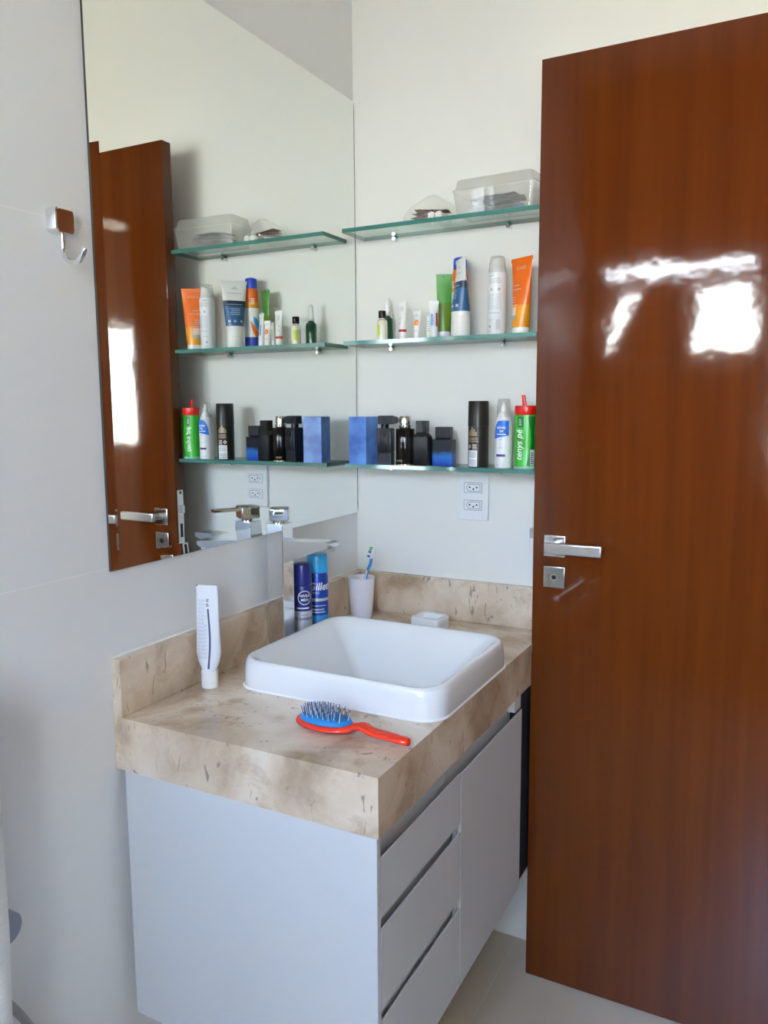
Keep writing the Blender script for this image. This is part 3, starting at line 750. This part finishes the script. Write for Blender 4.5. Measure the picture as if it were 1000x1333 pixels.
# green tube
t = soft_tube('aloe_tube', 'tall green squeeze tube with a clear cap behind the blue banded tube', (.270, -.034, Z2), math.radians(24), .155, .018, .0155, .040,
              [(.22, M['green2']), (.5, M['green2']), (.82, M['green']), (1, M['green'])], M['cup'], b0=.011)
mp = t_mp[0]; b = N(); lines(b, -.012, -.002, .070, .080, 2, mp, .5); lines(b, -.012, .004, .052, .064, 3, mp); lines(b, -.013, .004, .028, .032, 1, mp); lines(b, -.013, .006, .112, .114, 1, mp); obj_print('lettering', b, M['green2'], t)
b = N(); cylx(b, 'y', (-.002, -.0022, .149), .0017, .0006, 12); obj('crimp_hole', b, M['black_pr'], t)
# big white and blue tube
t = soft_tube('hand_cream_tube', 'big white squeeze tube with a wide dark blue band, edge on', (.335, -.088, Z2), math.radians(-50), .178, .046, .0235, .072,
              [(.08, M['white_pl']), (.48, M['teal_band']), (.595, M['navy2']), (1, M['white_pl'])], M['white_pl'], b0=.0225)
mp = t_mp[0]; b = N(); lines(b, -.019, .022, .1135, .1165, 1, mp, .5, .05); lines(b, -.012, .020, .086, .107, 4, mp, .25)
for u in (-.014, .004, .018): patch(b, u-.003, u+.003, .066, .072, mp, 2)
obj_print('band_lettering', b, M['lgrey_pr'], t)
b = N(); lines(b, -.020, .020, .1425, .1475, 1, mp, .6, .02); lines(b, -.010, .012, .137, .139, 1, mp); poly(b, [(-.010, .155), (.010, .155), (.004, .161), (.002, .159), (-.002, .166), (-.006, .160)], mp); obj_print('lettering', b, M['lgrey_pr'], t)
b = N(); patch(b, -.015, .015, .0275, .0282, on_cyl(.0235), 6); obj_print('cap_seam', b, M['lgrey_pr'], t)
# sunscreen spray
t = thing('sunscreen_spray', 'oval sunscreen spray bottle with blue cap and orange shoulders', 'spray bottle', (.3135, -.040, Z2), math.radians(-8))
rr_ = .0215
b = N(); prof = [(.0205, 0), (rr_, .003), (rr_, .030), (rr_, .050), (rr_, .085), (.0212, .108), (.0205, .125), (.0198, .145), (.0180, .158), (.0165, .161)]
lathe(b, prof, 32, 1, .82, [2, 2, 0, 0, 0, 3, 1, 1, 1]); obj('body', b, [M['white_pl'], M['orange'], M['bluecap'], M['orange2']], t, True)
b = N(); lathe(b, [(.0162, .1605), (.0168, .162), (.0168, .181), (.0155, .187), (.010, .190)], 28, 1, .9); obj('cap', b, M['bluecap'], t, True)
mp = lambda u, v: ((rr_+.0005)*math.sin(u/rr_), -.82*(rr_+.0007)*math.cos(u/rr_), v)
b = N(); fill(b, [(-.031, .03), (-.018, .03), (-.010, .048), (-.004, .075), (-.012, .066), (-.022, .050), (-.031, .042)], mp); obj_print('orange_swirl', b, M['orange'], t)
b = N(); fill(b, [(-.031, .046), (-.022, .054), (-.014, .070), (-.0135, .085), (-.024, .080), (-.031, .070)], mp); obj_print('blue_swirl', b, M['gil_light'], t)
b = N(); lines(b, -.018, -.006, .118, .136, 4, mp, .4); obj_print('lettering', b, M['white_pr'], t)
# white aerosol
t = thing('deodorant_spray', 'white aerosol deodorant can with grey text and a clear slanted cap', 'spray can', (.426, -.092, Z2), math.radians(4))
b = N(); lathe(b, [(.0195, 0), (.021, .002), (.021, .128), (.0200, .136), (.0180, .142), (.0172, .144)], 32); obj('can', b, M['white_pl2'], t, True)
b = N(); loft(b, [ell(.0172, .0172, .144, 32), ell(.0168, .0168, .150, 32)] + [[(x*f_, y*f_, .150+q*(.012+.32*(x+.0168)*(.8))) for x, y, _ in ell(.0160, .0160, 0, 32)] for f_, q in ((1, .5), (.98, 1), (.5, 1.02))])
obj('actuator', b, M['white_pl'], t, True)
b = N(); lathe(b, [(.0202, .137), (.0188, .150), (.0172, .168), (.0150, .1732), (.0, .1738)], 32, cap0=False); obj('cap', b, M['clear_cap'], t, True)
mp = on_cyl(.021)
b = N(); lines(b, -.018, .016, .113, .126, 4, mp, .35, .1); lines(b, -.016, .002, .1275, .1305, 1, mp, .9); barcode(b, .004, .015, .010, .032, mp)
for u in (-.008, .010):
    cylp = [(u+.0032*math.cos(2*PI*i/12), .099+.0032*math.sin(2*PI*i/12)) for i in range(12)]; poly(b, cylp, mp)
poly(b, [(-.012+.004*math.cos(2*PI*i/4), .017+.004*math.sin(2*PI*i/4)) for i in range(4)], mp); lines(b, -.015, .012, .046, .050, 1, mp, .4, .1); lines(b, -.016, -.007, .0055, .010, 1, mp)
obj_print('lettering', b, M['grey_pr'], t)
b = N(); lines(b, -.017, -.001, .055, .090, 15, mp, .5, .2); lines(b, .001, .017, .055, .090, 15, mp, .5, .2); lines(b, -.015, .002, .030, .036, 2, mp); obj_print('small_text', b, M['lgrey_pr'], t)
# orange tube
t = soft_tube('sunscreen_tube', 'orange sunscreen squeeze tube at the right end of the middle shelf', (.4815, -.084, Z2), math.radians(-28), .168, .013, .0205, .066,
              [(.12, M['orange2']), (.32, M['orange2']), (.5, M['orange']), (1, M['orange'])], M['white_pl'], b0=.020)
mp = t_mp[0]; b = N(); [lines(b, -.014+.0062*k_, -.0095+.0062*k_, .1425, .1505, 2, mp, .45, .4) for k_ in range(5)]; lines(b, -.016, .004, .106, .112, 1, mp, .3); lines(b, -.016, .010, .097, .103, 1, mp, .3); lines(b, -.018, -.004, .069, .085, 3, mp, .3); lines(b, -.016, .006, .062, .066, 1, mp, .4); obj_print('lettering', b, M['pink_pr'], t)
b = N(); patch(b, -.019, .001, .040, .058, mp, 5, nv=3); obj_print('pink_patch', b, M['pink_pr'], t)
b = N(); patch(b, -.019, .001, .031, .0395, mp, 5, nv=2); obj_print('mint_patch', b, M['mint_pr'], t)

# ------------------------------------------------------------ lowest shelf, left to right
t = thing('perfume_carton', 'blue marbled cardboard perfume carton at the mirror end of the lowest shelf', 'box', (.074, -.094, Z3), math.radians(-6))
obj('carton', box(N(), -.0265, .0265, -.0265, .0265, 0, .1185, .0007, 1), M['blue_box'], t)
b = N()
box(b, -.0255, .0255, -.0255, .0255, .1186, .1192); obj('top_flap', b, M['blue_box'], t)
# black perfume bottle shaped with a chest knob and a bar head
t = thing('sculpted_perfume_bottle', 'charcoal sculpted perfume bottle with a round knob and a sideways bar cap', 'perfume bottle', (.1405, -.0985, Z3), math.radians(14))
b = N(); loft(b, [rrect(a, d, .003, z, 4) for a, d, z in ((.0185, .017, 0), (.0185, .017, .028), (.0175, .016, .030), (.0185, .017, .033), (.019, .018, .036), (.019, .018, .088), (.0175, .0165, .0905))]); obj('body', b, M['charcoal'], t, True)
b = N(); loft(b, [[(x, y, z) for x, z in ((-.0125, .028), (.0125, .028), (.0150, .0005), (-.0150, .0005))] for y in (-.0182, -.0170)]); obj('lower_panel', b, M['charcoal'], t)
b = N(); t2 = bmesh.new(); loft(t2, [rrect(.0118, .024, .010, z, 8) for z in (0, .0022)] + [rrect(.0105, .0225, .009, .0030, 8)]); merge(b, t2, 0, Matrix.Translation((0, -.0178, .059)) @ Matrix.Rotation(PI/2, 4, 'X')); obj('chest_plate', b, M['black_sat'], t, True)
obj('slot', box(N(), -.011, .011, -.0222, -.0200, .0555, .0585), M['hole'], t)
b = N(); cylx(b, 'y', (-.002, -.0265, .0735), .0062, .007, 20, .001); kn = obj('knob', b, M['charcoal'], t, True)
obj('knob_centre', cylx(N(), 'y', (-.002, -.0280, .0735), .0034, .002, 16, .0005), M['black_pl'], kn, True)
b = N(); cylx(b, 'z', (-.002, 0, .0905), .010, .010, 20); obj('neck', b, M['black_pl'], t, True)
b = N(); box(b, -.0185, .020, -.011, .011, .1000, .1215, .0025, 2); cylx(b, 'y', (.022, -.011, .1105), .0095, .022, 20, .001); hd = obj('bar_cap', b, M['charcoal'], t, 'box')
obj('cap_button', cylx(N(), 'y', (-.001, -.0128, .1105), .0055, .003, 18, .0006), M['black_sat'], hd, True)
# dark glass perfume with silver cap
t = thing('silver_cap_perfume', 'black cylindrical glass perfume bottle with a ribbed silver cap', 'perfume bottle', (.190, -.089, Z3))
b = N(); lathe(b, [(.0225, 0), (.0235, .0015), (.0235, .088), (.0225, .0895), (.012, .0905)], 36); obj('body', b, M['dark_glass'], t, True)
b = N(); lathe(b, [(.0152, .0905), (.0156, .0915), (.0156, .0985), (.0120, .1000), (.0120, .1015), (.0145, .1020), (.0148, .103)], 32)
lathe(b, [(.0148, .1031), (.0148, .119), (.0140, .1203)], 32); obj('cap', b, M['cap_silver'], t, True)
b = N(); lathe(b, [(.0236, .0002), (.0241, .0005), (.0241, .0028), (.0236, .0030)], 36, cap0=False, cap1=False); obj('base_ring', b, M['rose_gold'], t, True)
mp = on_cyl(.0235); b = N(); [patch(b, -.014+.0045*k_, -.0112+.0045*k_, .0085, .0135, mp, 2) for k_ in range(4)]; obj_print('lettering', b, M['gold_pr'], t)
# flat black bottle
t = thing('black_perfume_bottle', 'matte black perfume bottle with sloping shoulders and square cap', 'perfume bottle', (.2375, -.090, Z3), math.radians(3))
b = N(); loft(b, [rrect(a, d, r, z, 5) for a, d, r, z in ((.0195, .0150, .004, 0), (.0205, .0160, .0045, .002), (.0205, .0160, .0045, .0685), (.0192, .0150, .0045, .0725), (.0145, .0125, .004, .0775), (.0128, .0118, .004, .0810))]); obj('body', b, M['black_sat'], t, True)
obj('cap', box(N(), -.0132, .0132, -.0120, .0120, .0812, .1090, .0009, 2), M['black_pl'], t, 'box')
b = N(); poly(b, [(.012+.004*math.cos(2*PI*i/12), .049+.008*math.sin(2*PI*i/12)) for i in range(12)], on_flat(-.0165)); obj_print('emblem', b, M['charcoal'], t)
# blue fade bottle
t = thing('blue_fade_perfume', 'squat black perfume bottle fading to bright blue at its foot', 'perfume bottle', (.286, -.070, Z3), math.radians(5))
obj('body', box(N(), -.0262, .0262, -.0150, .0150, 0, .0635, .0018, 2), M['blue_fade'], t, 'box')
obj('shoulder', box(N(), -.0180, .0180, -.0105, .0105, .0635, .0665, .0008, 1), M['black_pl'], t)
obj('cap', box(N(), -.0190, .0190, -.0125, .0125, .0666, .0940, .0012, 2), M['charcoal'], t, 'box')
# dark brown aerosol
t = thing('dark_deodorant_can', 'tall dark brown aerosol can with crest, barcode and black cap', 'spray can', (.381, -.086, Z3), math.radians(-6))
b = N(); lathe(b, [(.0225, 0), (.0240, .0015), (.0240, .094), (.0238, .096)], 36); obj('can', b, M['brown_can'], t, True)
b = N(); lathe(b, [(.0240, .0962), (.0247, .0967), (.0240, .154), (.0232, .1555)], 36); obj('cap', b, M['brown_can'], t, True)
mp = on_cyl(.0240); cap_mp = on_cyl(.0247)
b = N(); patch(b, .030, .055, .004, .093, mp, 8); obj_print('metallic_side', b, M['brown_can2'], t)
b = N()
for u, hh in ((-.014, .010), (-.009, .015), (-.004, .021), (.001, .016), (.006, .010)): patch(b, u-.0022, u+.0022, .074, .074+hh, mp, 2)
lines(b, -.016, .012, .060, .072, 3, mp, .5, .1); obj_print('crest', b, M['gold_pr'], t)
b = N(); poly(b, [(-.012+.0055*math.cos(PI/2*i), .049+.0055*math.sin(PI/2*i)) for i in range(4)], mp); lines(b, -.003, .009, .043, .056, 4, mp, .45); obj_print('warning_mark', b, M['pink_pr'], t)
b = N(); poly(b, [(-.012+.0022*math.cos(PI/2*i+.78), .049+.0022*math.sin(PI/2*i+.78)) for i in range(4)], on_cyl(.0242)); obj_print('warning_centre', b, M['black_pr'], t)
b = N(); patch(b, -.017, .009, .002, .040, mp, 8); obj_print('barcode_panel', b, M['white_pr'], t)
b = N()
for k in range(9):
    if k != 4: patch(b, -.0150, .0065, .005+.0037*k, .005+.0037*k+.0022, on_cyl(.0242), 8)
obj_print('barcode', b, M['grey_pr'], t)
# nasal spray
t = thing('nasal_spray', 'white nasal spray bottle with blue label and clear cap', 'spray bottle', (.4455, -.090, Z3), math.radians(-4))
b = N(); lathe(b, [(.0190, 0), (.0202, .0015), (.0202, .093), (.0195, .104), (.0165, .113), (.0150, .117), (.0150, .122)], 32); obj('body', b, M['white_pl2'], t, True)
b = N(); lathe(b, [(.0140, .1222), (.0125, .126), (.0070, .132), (.0060, .146), (.0045, .152), (.002, .154)], 24); obj('nozzle', b, M['white_pl'], t, True)
b = N(); lathe(b, [(.0165, .118), (.0160, .135), (.0140, .158), (.0125, .1600), (.0, .1603)], 28, cap0=False); obj('cap', b, M['clear_cap'], t, True)
mp = on_cyl(.0202)
b = N()
arc = [(.021, .110), (-.002, .110)] + [(-.002-.018*math.sin(PI/2*i/8)**1.2, .110-.042*(1-math.cos(PI/2*i/8))) for i in range(1, 9)] + [(-.014, .0685), (.0, .072), (.021, .076)]
fill(b, arc, mp, 24)
obj_print('blue_label', b, M['blue_pr'], t)
mp2 = on_cyl(.0205)
b = N(); text(b, 'salsep', .002, .0945, .0092, mp2, bold=.02); text(b, 'jet', .003, .0865, .0092, mp2, bold=.02); lines(b, -.010, .014, .0775, .0800, 1, mp2, .8, .1); obj_print('lettering', b, M['white_pr'], t)
b = N(); text(b, '0,9%', .001, .0665, .0055, mp); lines(b, -.008, .010, .046, .050, 2, mp, .3); obj_print('strength_text', b, M['grey_pr'], t)
b = N(); patch(b, -.011, .012, .027, .0325, mp, 8); obj_print('purple_bar', b, M['purple_pr'], t)
b = N(); lines(b, -.012, -.004, .006, .011, 2, mp, .4); lines(b, .004, .012, .006, .009, 1, mp, .4); obj_print('small_text', b, M['lgrey_pr'], t)
# green foot powder
t = thing('foot_powder_bottle', 'green oval foot powder bottle with a red lid, beside the door', 'bottle', (.4985, -.0915, Z3), math.radians(4))
A, Bp = .0250, .0205
b = N(); loft(b, [ell(A*f_, Bp*f_, z, 36, 2.4) for f_, z in ((.98, 0), (1, .001), (1, .005), (.99, .0055), (.985, .060), (.985, .1215), (.97, .123))], [1, 1, 1, 0, 0, 0]); obj('body', b, [M['lime'], M['mint_pr']], t, True)
def mp_h(u, v, off=.0005):
    a_ = A*.985; x = max(-a_*.999, min(a_*.999, u)); yv = (1-(abs(x)/a_)**2.4)**(1/2.4); return (x, -(Bp*.985*yv+off), v)
b = N(); lathe(b, [(1.0*A, .1232), (1.02*A, .124), (1.02*A, .142), (.99*A, .1440)], 36, 1, Bp/A); lid = obj('lid', b, M['red'], t, True)
b = N(); loft(b, [rrect(.0045, .003, .001, .1441, 3, -.003), rrect(.0042, .003, .001, .160, 3, -.005), rrect(.0040, .0032, .001, .168, 3, -.0062)]); obj('flip_spout', b, M['red'], lid, True)
b = N()
for s_ in range(12):
    v0, v1 = .008+s_*.0093, .008+(s_+1)*.0093
    w0, w1 = [.0105+.007*math.cos((q-.065)*34) for q in (v0, v1)]
    P = [(w0, v0), (.0226, v0), (.0226, v1), (w1, v1)]
    k_ = 3
    for i in range(k_):
        f0, f1 = i/k_, (i+1)/k_
        poly(b, [(P[0][0]+(P[1][0]-P[0][0])*f0, v0), (P[0][0]+(P[1][0]-P[0][0])*f1, v0), (P[3][0]+(P[2][0]-P[3][0])*f1, v1), (P[3][0]+(P[2][0]-P[3][0])*f0, v1)], mp_h)
obj_print('dark_green_panel', b, M['dkgreen'], t)
b = N(); patch(b, -.014, .000, .095, .119, mp_h, 5, nv=2); obj_print('top_badge', b, M['dkgreen'], t)
mph2 = lambda u, v: mp_h(u, v, .0009)
b = N(); text(b, 'tenys', -.0095, .041, .0205, mph2, rot=PI/2, shear=.25, bold=.015); text(b, 'pé', -.0095, .079, .0205, mph2, rot=PI/2, shear=.25, bold=.015); lines(b, -.011, -.004, .100, .116, 4, mph2, .35); obj_print('lettering', b, M['white_pr'], t)
b = N(); poly(b, [(-.008+.002*math.cos(2*PI*i/10), .0645+.002*math.sin(2*PI*i/10)) for i in range(10)], mph2); obj_print('red_dot', b, M['red_pr'], t)
b = N(); patch(b, .0155, .0232, .008, .044, mph2, 4, nv=3); obj_print('price_panel', b, M['lgrey_pr'], t)
b = N(); lines(b, .017, .022, .012, .040, 6, lambda u, v: mp_h(u, v, .0012), .5); obj_print('small_text', b, M['black_pr'], t)

# ------------------------------------------------------------ top shelf
ct = thing('clear_plastic_box', 'clear plastic box of foil sachets on the highest shelf', 'container', (.420, -.063, Z1), math.radians(-3))
b = N(); loft(b, [rrect(a, d, .008, z, 5) for a, d, z in ((.090, .040, .0), (.092, .042, .002), (.098, .047, .052))], cap1=False); obj('tray', b, M['clear_box'], ct, True)
b = N(); loft(b, [rrect(a, d, .009, z, 5) for a, d, z in ((.100, .049, .052), (.100, .049, .056), (.096, .045, .057), (.092, .040, .078), (.088, .036, .080))], cap0=False); obj('lid', b, M['clear_box'], ct, True)
sl = ['lowest foil sachet in the clear box, lying flat under all the others', 'second foil sachet from the bottom in the clear box', 'third foil sachet from the bottom, paler silver, in the clear box',
      'fourth foil sachet from the bottom in the clear box', 'second foil sachet from the top in the clear box', 'topmost grey blue foil sachet in the clear box']
for k in range(6):
    b = N(); n_ = 8; l2, w2 = .052+.004*random.random(), .027
    rg = []
    for i in range(n_+1):
        x = -l2+2*l2*i/n_; zc = .0016*math.sin(i*.9+k)+.0004; th = .0018 if 0 < i < n_ else .0004
        rg.append([(x, -w2, zc-.0003), (x, 0, zc-th), (x, w2, zc-.0003), (x, w2, zc+.0003), (x, 0, zc+th), (x, -w2, zc+.0003)])
    loft(b, rg)
    o = obj('foil_sachet', b, M['foil2'] if k == 2 else M['foil'], None, False)
    o.location = (.418+.006*math.sin(k*2.1), -.064+.003*math.cos(k*1.7), Z1+.0072+.0062*k); o.rotation_euler = (.03*math.sin(k*3), -.04+.02*math.sin(k*1.3), math.radians(-3+13*math.sin(k*1.9)))
    tag(o, sl[k], 'sachet', 'foil sachets in the clear box')
# clear bag of blister strips
bg_ = N(); rg = []
for k, (f_, z) in enumerate(((1.0, .0006), (1.05, .012), (1.0, .026), (.86, .037), (.62, .045), (.36, .054), (.14, .062))):
    rg.append([(.063*f_*math.cos(2*PI*i/40)*(1+.05*math.sin(i*1.9+k))+.012*z/.08, .044*f_*math.sin(2*PI*i/40)*(1+.06*math.sin(i*2.7+k*2)), z*(1+.04*math.sin(i*1.3))) for i in range(40)])
loft(bg_, rg, cap0=False)
o = obj('clear_bag', bg_, M['film'], None, True); o.location = (.243, -.064, Z1); tag(o, 'crumpled clear film bag over blister strips on the highest shelf', 'bag')
bl = ['lowest reddish brown blister strip in the clear bag', 'middle reddish brown blister strip in the clear bag', 'top reddish brown blister strip in the clear bag']
for k in range(3):
    t = thing('blister_strip', bl[k], 'blister pack', (.240+.004*k, -.062+.004*k, Z1+.0185+.0052*k), math.radians(-8+9*k), 'blister strips in the clear bag')
    t.rotation_euler = (math.radians(5-3*k), math.radians(-4+4*k), math.radians(-8+9*k))
    b = N(); box(b, -.042, .042, -.016, .016, -.0004, .0004); obj('foil_card', b, M['foil_red'], t)
    for i in range(5):
        for s_ in (-1, 1):
            b = N(); lathe(b, [(.0055, .0004), (.005, .002), (.003, .0030)], 12, cx=-.031+.0155*i, cy=.0075*s_); obj('blister', b, M['foil2'], t, True)
for k, x in enumerate((.2625, .2815)):
    t = thing('tablet_tube', ('left' if k == 0 else 'right') + ' of the two white tablet tubes lying end on in the clear bag', 'tube', (x, -.098, Z1+.0092), 0, 'white tablet tubes in the clear bag')
    b = N(); cylx(b, 'y', (0, .010, 0), .0085, .055, 20, .001); obj('body', b, M['white_pl'], t, True)
    b = N(); cylx(b, 'y', (0, 0, 0), .0090, .0105, 20, .0015); obj('cap', b, M['white_pl'], t, True)

# ------------------------------------------------------------ counter top things
# toothpaste tube on its cap
t = soft_tube('toothpaste_tube', 'white toothpaste tube standing on its cap by the left splashback', (.0535, -.690, ZT), math.radians(14), .203, .034, .0160, .044,
              [(.2, M['white_pl2']), (1, M['white_pl2'])], M['white_pl'], b0=.0155, cap_r=.0165, bulge=.0255)
mp = t_mp[0]
b = N(); N_ = 10
for i in range(N_):
    v0, v1 = .040+.118*i/N_, .040+.118*(i+1)/N_; cu_ = lambda v: .005+.0035*math.sin((v-.04)/.118*PI*1.15)
    poly(b, [(cu_(v0)-.0018, v0), (cu_(v0)+.0018, v0), (cu_(v1)+.0018, v1), (cu_(v1)-.0018, v1)], mp)
[lines(b, -.001, .0055, .162+.009*k_, .169+.009*k_, 3, mp, .55) for k_ in range(2)]
obj_print('dark_stripe', b, M['slate_pr'], t)
b = N()
for k in range(5): lines(b, -.016+.0026*k, -.0145+.0026*k, .060, .178, 16, mp, .75, .2)
for k in range(2): lines(b, -.003+.003*k, -.0012+.003*k, .060, .130, 9, mp, .7, .2)
lines(b, -.002, .002, .139, .146, 3, mp, .5); obj_print('small_text', b, M['lgrey_pr'], t)
b = N(); cylx(b, 'y', (-.0205, -.0016, .2025), .0014, .0032, 10); obj('crimp_mark', b, M['black_pr'], t)

# shaving foam cans
def foam_can(name, label, loc, rotz, r, h, bodyh, mats_):
    t = thing(name, label, 'spray can', loc, rotz)
    b = N(); lathe(b, [(r*.94, 0), (r, .003), (r, .006), (r*.985, .008), (r*.985, bodyh-.010), (r*.93, bodyh-.003), (r*.90, bodyh)], 36); obj('can', b, mats_[0], t, True)
    b = N(); lathe(b, [(r*.90, bodyh+.0003), (r*.985, bodyh+.002), (r*.97, h-.006), (r*.92, h-.001), (r*.85, h)], 36); obj('cap', b, mats_[1], t, True)
    b = N(); lathe(b, [(r*1.0, .0015), (r*1.03, .003), (r*1.0, .0045)], 36, cap0=False, cap1=False); obj('bottom_rim', b, M['satin'], t, True)
    return t
r1 = .0215
t = foam_can('shaving_foam_can', 'navy shaving foam can with a ringed logo and silver foot, nearest the faucet', (.0600, -.365, ZT), math.radians(22), r1, .190, .140, [M['navy'], M['navy']])
mp = on_cyl(r1)
b = N(); patch(b, -.033, .033, .0085, .082, mp, 24); obj_print('silver_foot', b, M['silver_pr'], t)
mp2 = on_cyl(r1*1.012)
b = N(); ring = [(math.cos(2*PI*i/28), math.sin(2*PI*i/28)) for i in range(28)]; cu_, cv_ = .009, .1135
for i in range(28):
    p, q = ring[i], ring[(i+1) % 28]; poly(b, [(cu_+.0165*p[0], cv_+.0165*p[1]), (cu_+.0165*q[0], cv_+.0165*q[1]), (cu_+.0148*q[0], cv_+.0148*q[1]), (cu_+.0148*p[0], cv_+.0148*p[1])], mp2)
text(b, 'NIVEA', cu_, cv_+.0042, .0088, mp2, bold=.015); text(b, 'MEN', cu_, cv_-.0052, .0088, mp2, bold=.015); lines(b, -.010, .022, .0875, .0915, 1, mp2, .8, .1)
patch(b, -.033, -.019, .110, .128, mp2, 6); obj_print('lettering', b, M['white_pr'], t)
b = N(); text(b, 'DE BARBEAR', .006, .064, .0085, mp2, bold=.02); lines(b, -.002, .022, .0725, .0745, 1, mp2); obj_print('foot_lettering', b, M['navy'], t)
b = N(); barcode(b, .002, .022, .030, .054, mp2); obj_print('barcode', b, M['grey_pr'], t)
r2 = .0255
t = foam_can('shaving_gel_can', 'royal blue shaving gel can with a bright sky blue cap', (.0600, -.300, ZT), math.radians(22), r2, .201, .158, [M['gil_blue'], M['skyblue']])
mp = on_cyl(r2*.992)
b = N(); patch(b, -.040, .040, .0085, .058, mp, 28); obj_print('light_blue_foot', b, M['gil_light'], t)
mp2 = on_cyl(r2*1.004)
b = N(); text(b, 'Gillette', .0165, .1265, .0255, mp2, shear=.22, bold=.022, sx=.92); text(b, 'SERIES', -.004, .112, .0075, mp2, sx=1.2); obj_print('lettering', b, M['white_pr'], t)
b = N(); patch(b, -.014, .036, .092, .099, mp2, 14, skew=.002); lines(b, -.010, .026, .080, .0835, 1, mp2, .6, .1); lines(b, -.010, .024, .064, .077, 2, mp2, .5, .15); obj_print('silver_band', b, M['silver_pr'], t)
b = N(); patch(b, -.020, .022, .034, .0365, mp2, 8); patch(b, -.020, .018, .022, .024, mp2, 8); obj_print('foot_stripes', b, M['gil_blue'], t)

# tooth mug and brush
cp = thing('tooth_mug', 'frosted lilac white plastic mug in the counter corner', 'cup', (.066, -.098, ZT))
b = N(); lathe(b, [(.0255, 0), (.0270, .002), (.0290, .020), (.0345, .095), (.0352, .106), (.0348, .1075), (.0338, .106), (.0325, .095), (.0272, .020), (.0250, .006), (.0, .005)], 40); obj('mug_body', b, M['cup'], cp, True)
tbz = thing('toothbrush', 'blue and white toothbrush with green bristles standing in the mug', 'toothbrush', (0, 0, 0))
P = spline([(.055, -.100, .8475), (.066, -.101, .88), (.080, -.103, .935), (.086, -.104, .962), (.098, -.106, .985), (.100, -.107, 1.000)], 6)
obj('handle', tube(N(), P, [.0042]*len(P), 10), M['gil_light'], tbz, True)
P = spline([(.070, -.105, .90), (.0815, -.1075, .94), (.0885, -.109, .968)], 6); obj('grip_stripe', tube(N(), P, .0022, 8), M['white_pr'], tbz, True)
hd = N(); tube(hd, spline([(.100, -.107, .998), (.104, -.108, 1.010), (.110, -.109, 1.026)], 4), [.0045]*2+[.0062]*6+[.005], 10, ry=.003); obj('brush_head', hd, M['white_pr'], tbz, True)
for i in range(5):
    for j in (-1, 0, 1):
        z = 1.002+.0055*i; x = .101+.0021*i
        b = N(); cylx(b, 'x', (0, 0, 0), .0014, .010, 6)
        o = obj('bristle_tuft', b, M['lime'] if i in (3, 4) else (M['white_pr'] if i % 2 else M['bluecap']), tbz); o.location = (x+.002-.013, -.108+.0030*j, z+.004); o.rotation_euler = (0, math.radians(20), 0)

# ------------------------------------------------------------ hairbrush
hb_ = thing('hairbrush', 'red paddle hairbrush with blue cushion lying bristles up by the counter edge', 'hairbrush', (.3690, -.767, ZT), math.radians(-1.5))
b = N(); n_ = 34; rg = []
def outl(s):   # half width, z centre, half thick along the length s (head -0.056..0.056, handle to .168)
    if s < .054:
        q = max(0, 1-(s/.0575)**2); return .0335*math.sqrt(q)+.0005, .0105, .0085*min(1, q**.35+.2)
    f = (s-.054)/.105
    w = .0108+.0025*math.sin(f*PI*1.1) if f < .94 else .0105*(1-(f-.94)/.06*.45)
    if f < .12: w = .0125-.002*(f/.12)
    z = .0125+.0055*math.exp(-((f-.18)/.12)**2)-.0045*f*f+.0005
    return w, z, .0068-.0005*f
ss = [-.0573, -.0565, -.054, -.050, -.044, -.036, -.026, -.014, 0, .014, .026, .036, .044, .049, .0525] + [.055+.104*i/16 for i in range(17)]
for s in ss:
    w, zc, th = outl(s); rg.append([(s, w*math.cos(2*PI*i/20), max(.0006, zc+th*math.sin(2*PI*i/20))) for i in range(20)])
loft(b, rg); obj('body', b, M['brush_red'], hb_, True)
b = N(); loft(b, [ell(.0500*f_, .0285*f_, z, 40) for f_, z in ((1, .0165), (1.0, .0195), (.94, .0225), (.80, .0250), (.55, .0268), (.2, .0275))], cap0=False); cu = obj('cushion', b, M['brush_blue'], hb_, True)
pb = [N(), N()]; cnt = 0
for i in range(19):
    for j in range(11):
        x, y = -.046+.0051*i+(.0025 if j % 2 else 0), -.0255+.0051*j
        if (x/.0465)**2+(y/.0255)**2 < 1:
            zb = .0275-.010*((x/.05)**2+(y/.0285)**2); sp_ = .10
            k = cnt % 2; cnt += 1
            tube(pb[k], [(x, y, zb-.001), (x+x*sp_, y+y*sp_, zb+.0155)], [.00075, .0006], 5)
            cyl_ = bmesh.new(); bmesh.ops.create_icosphere(cyl_, subdivisions=1, radius=.0010); merge(pb[k], cyl_, 0, Matrix.Translation((x+x*sp_, y+y*sp_, zb+.0157)))
for k in range(2):
    o = obj('bristles', pb[k], M['pin'] if k == 0 else M['pin_blue'], cu); o['kind'] = 'stuff'
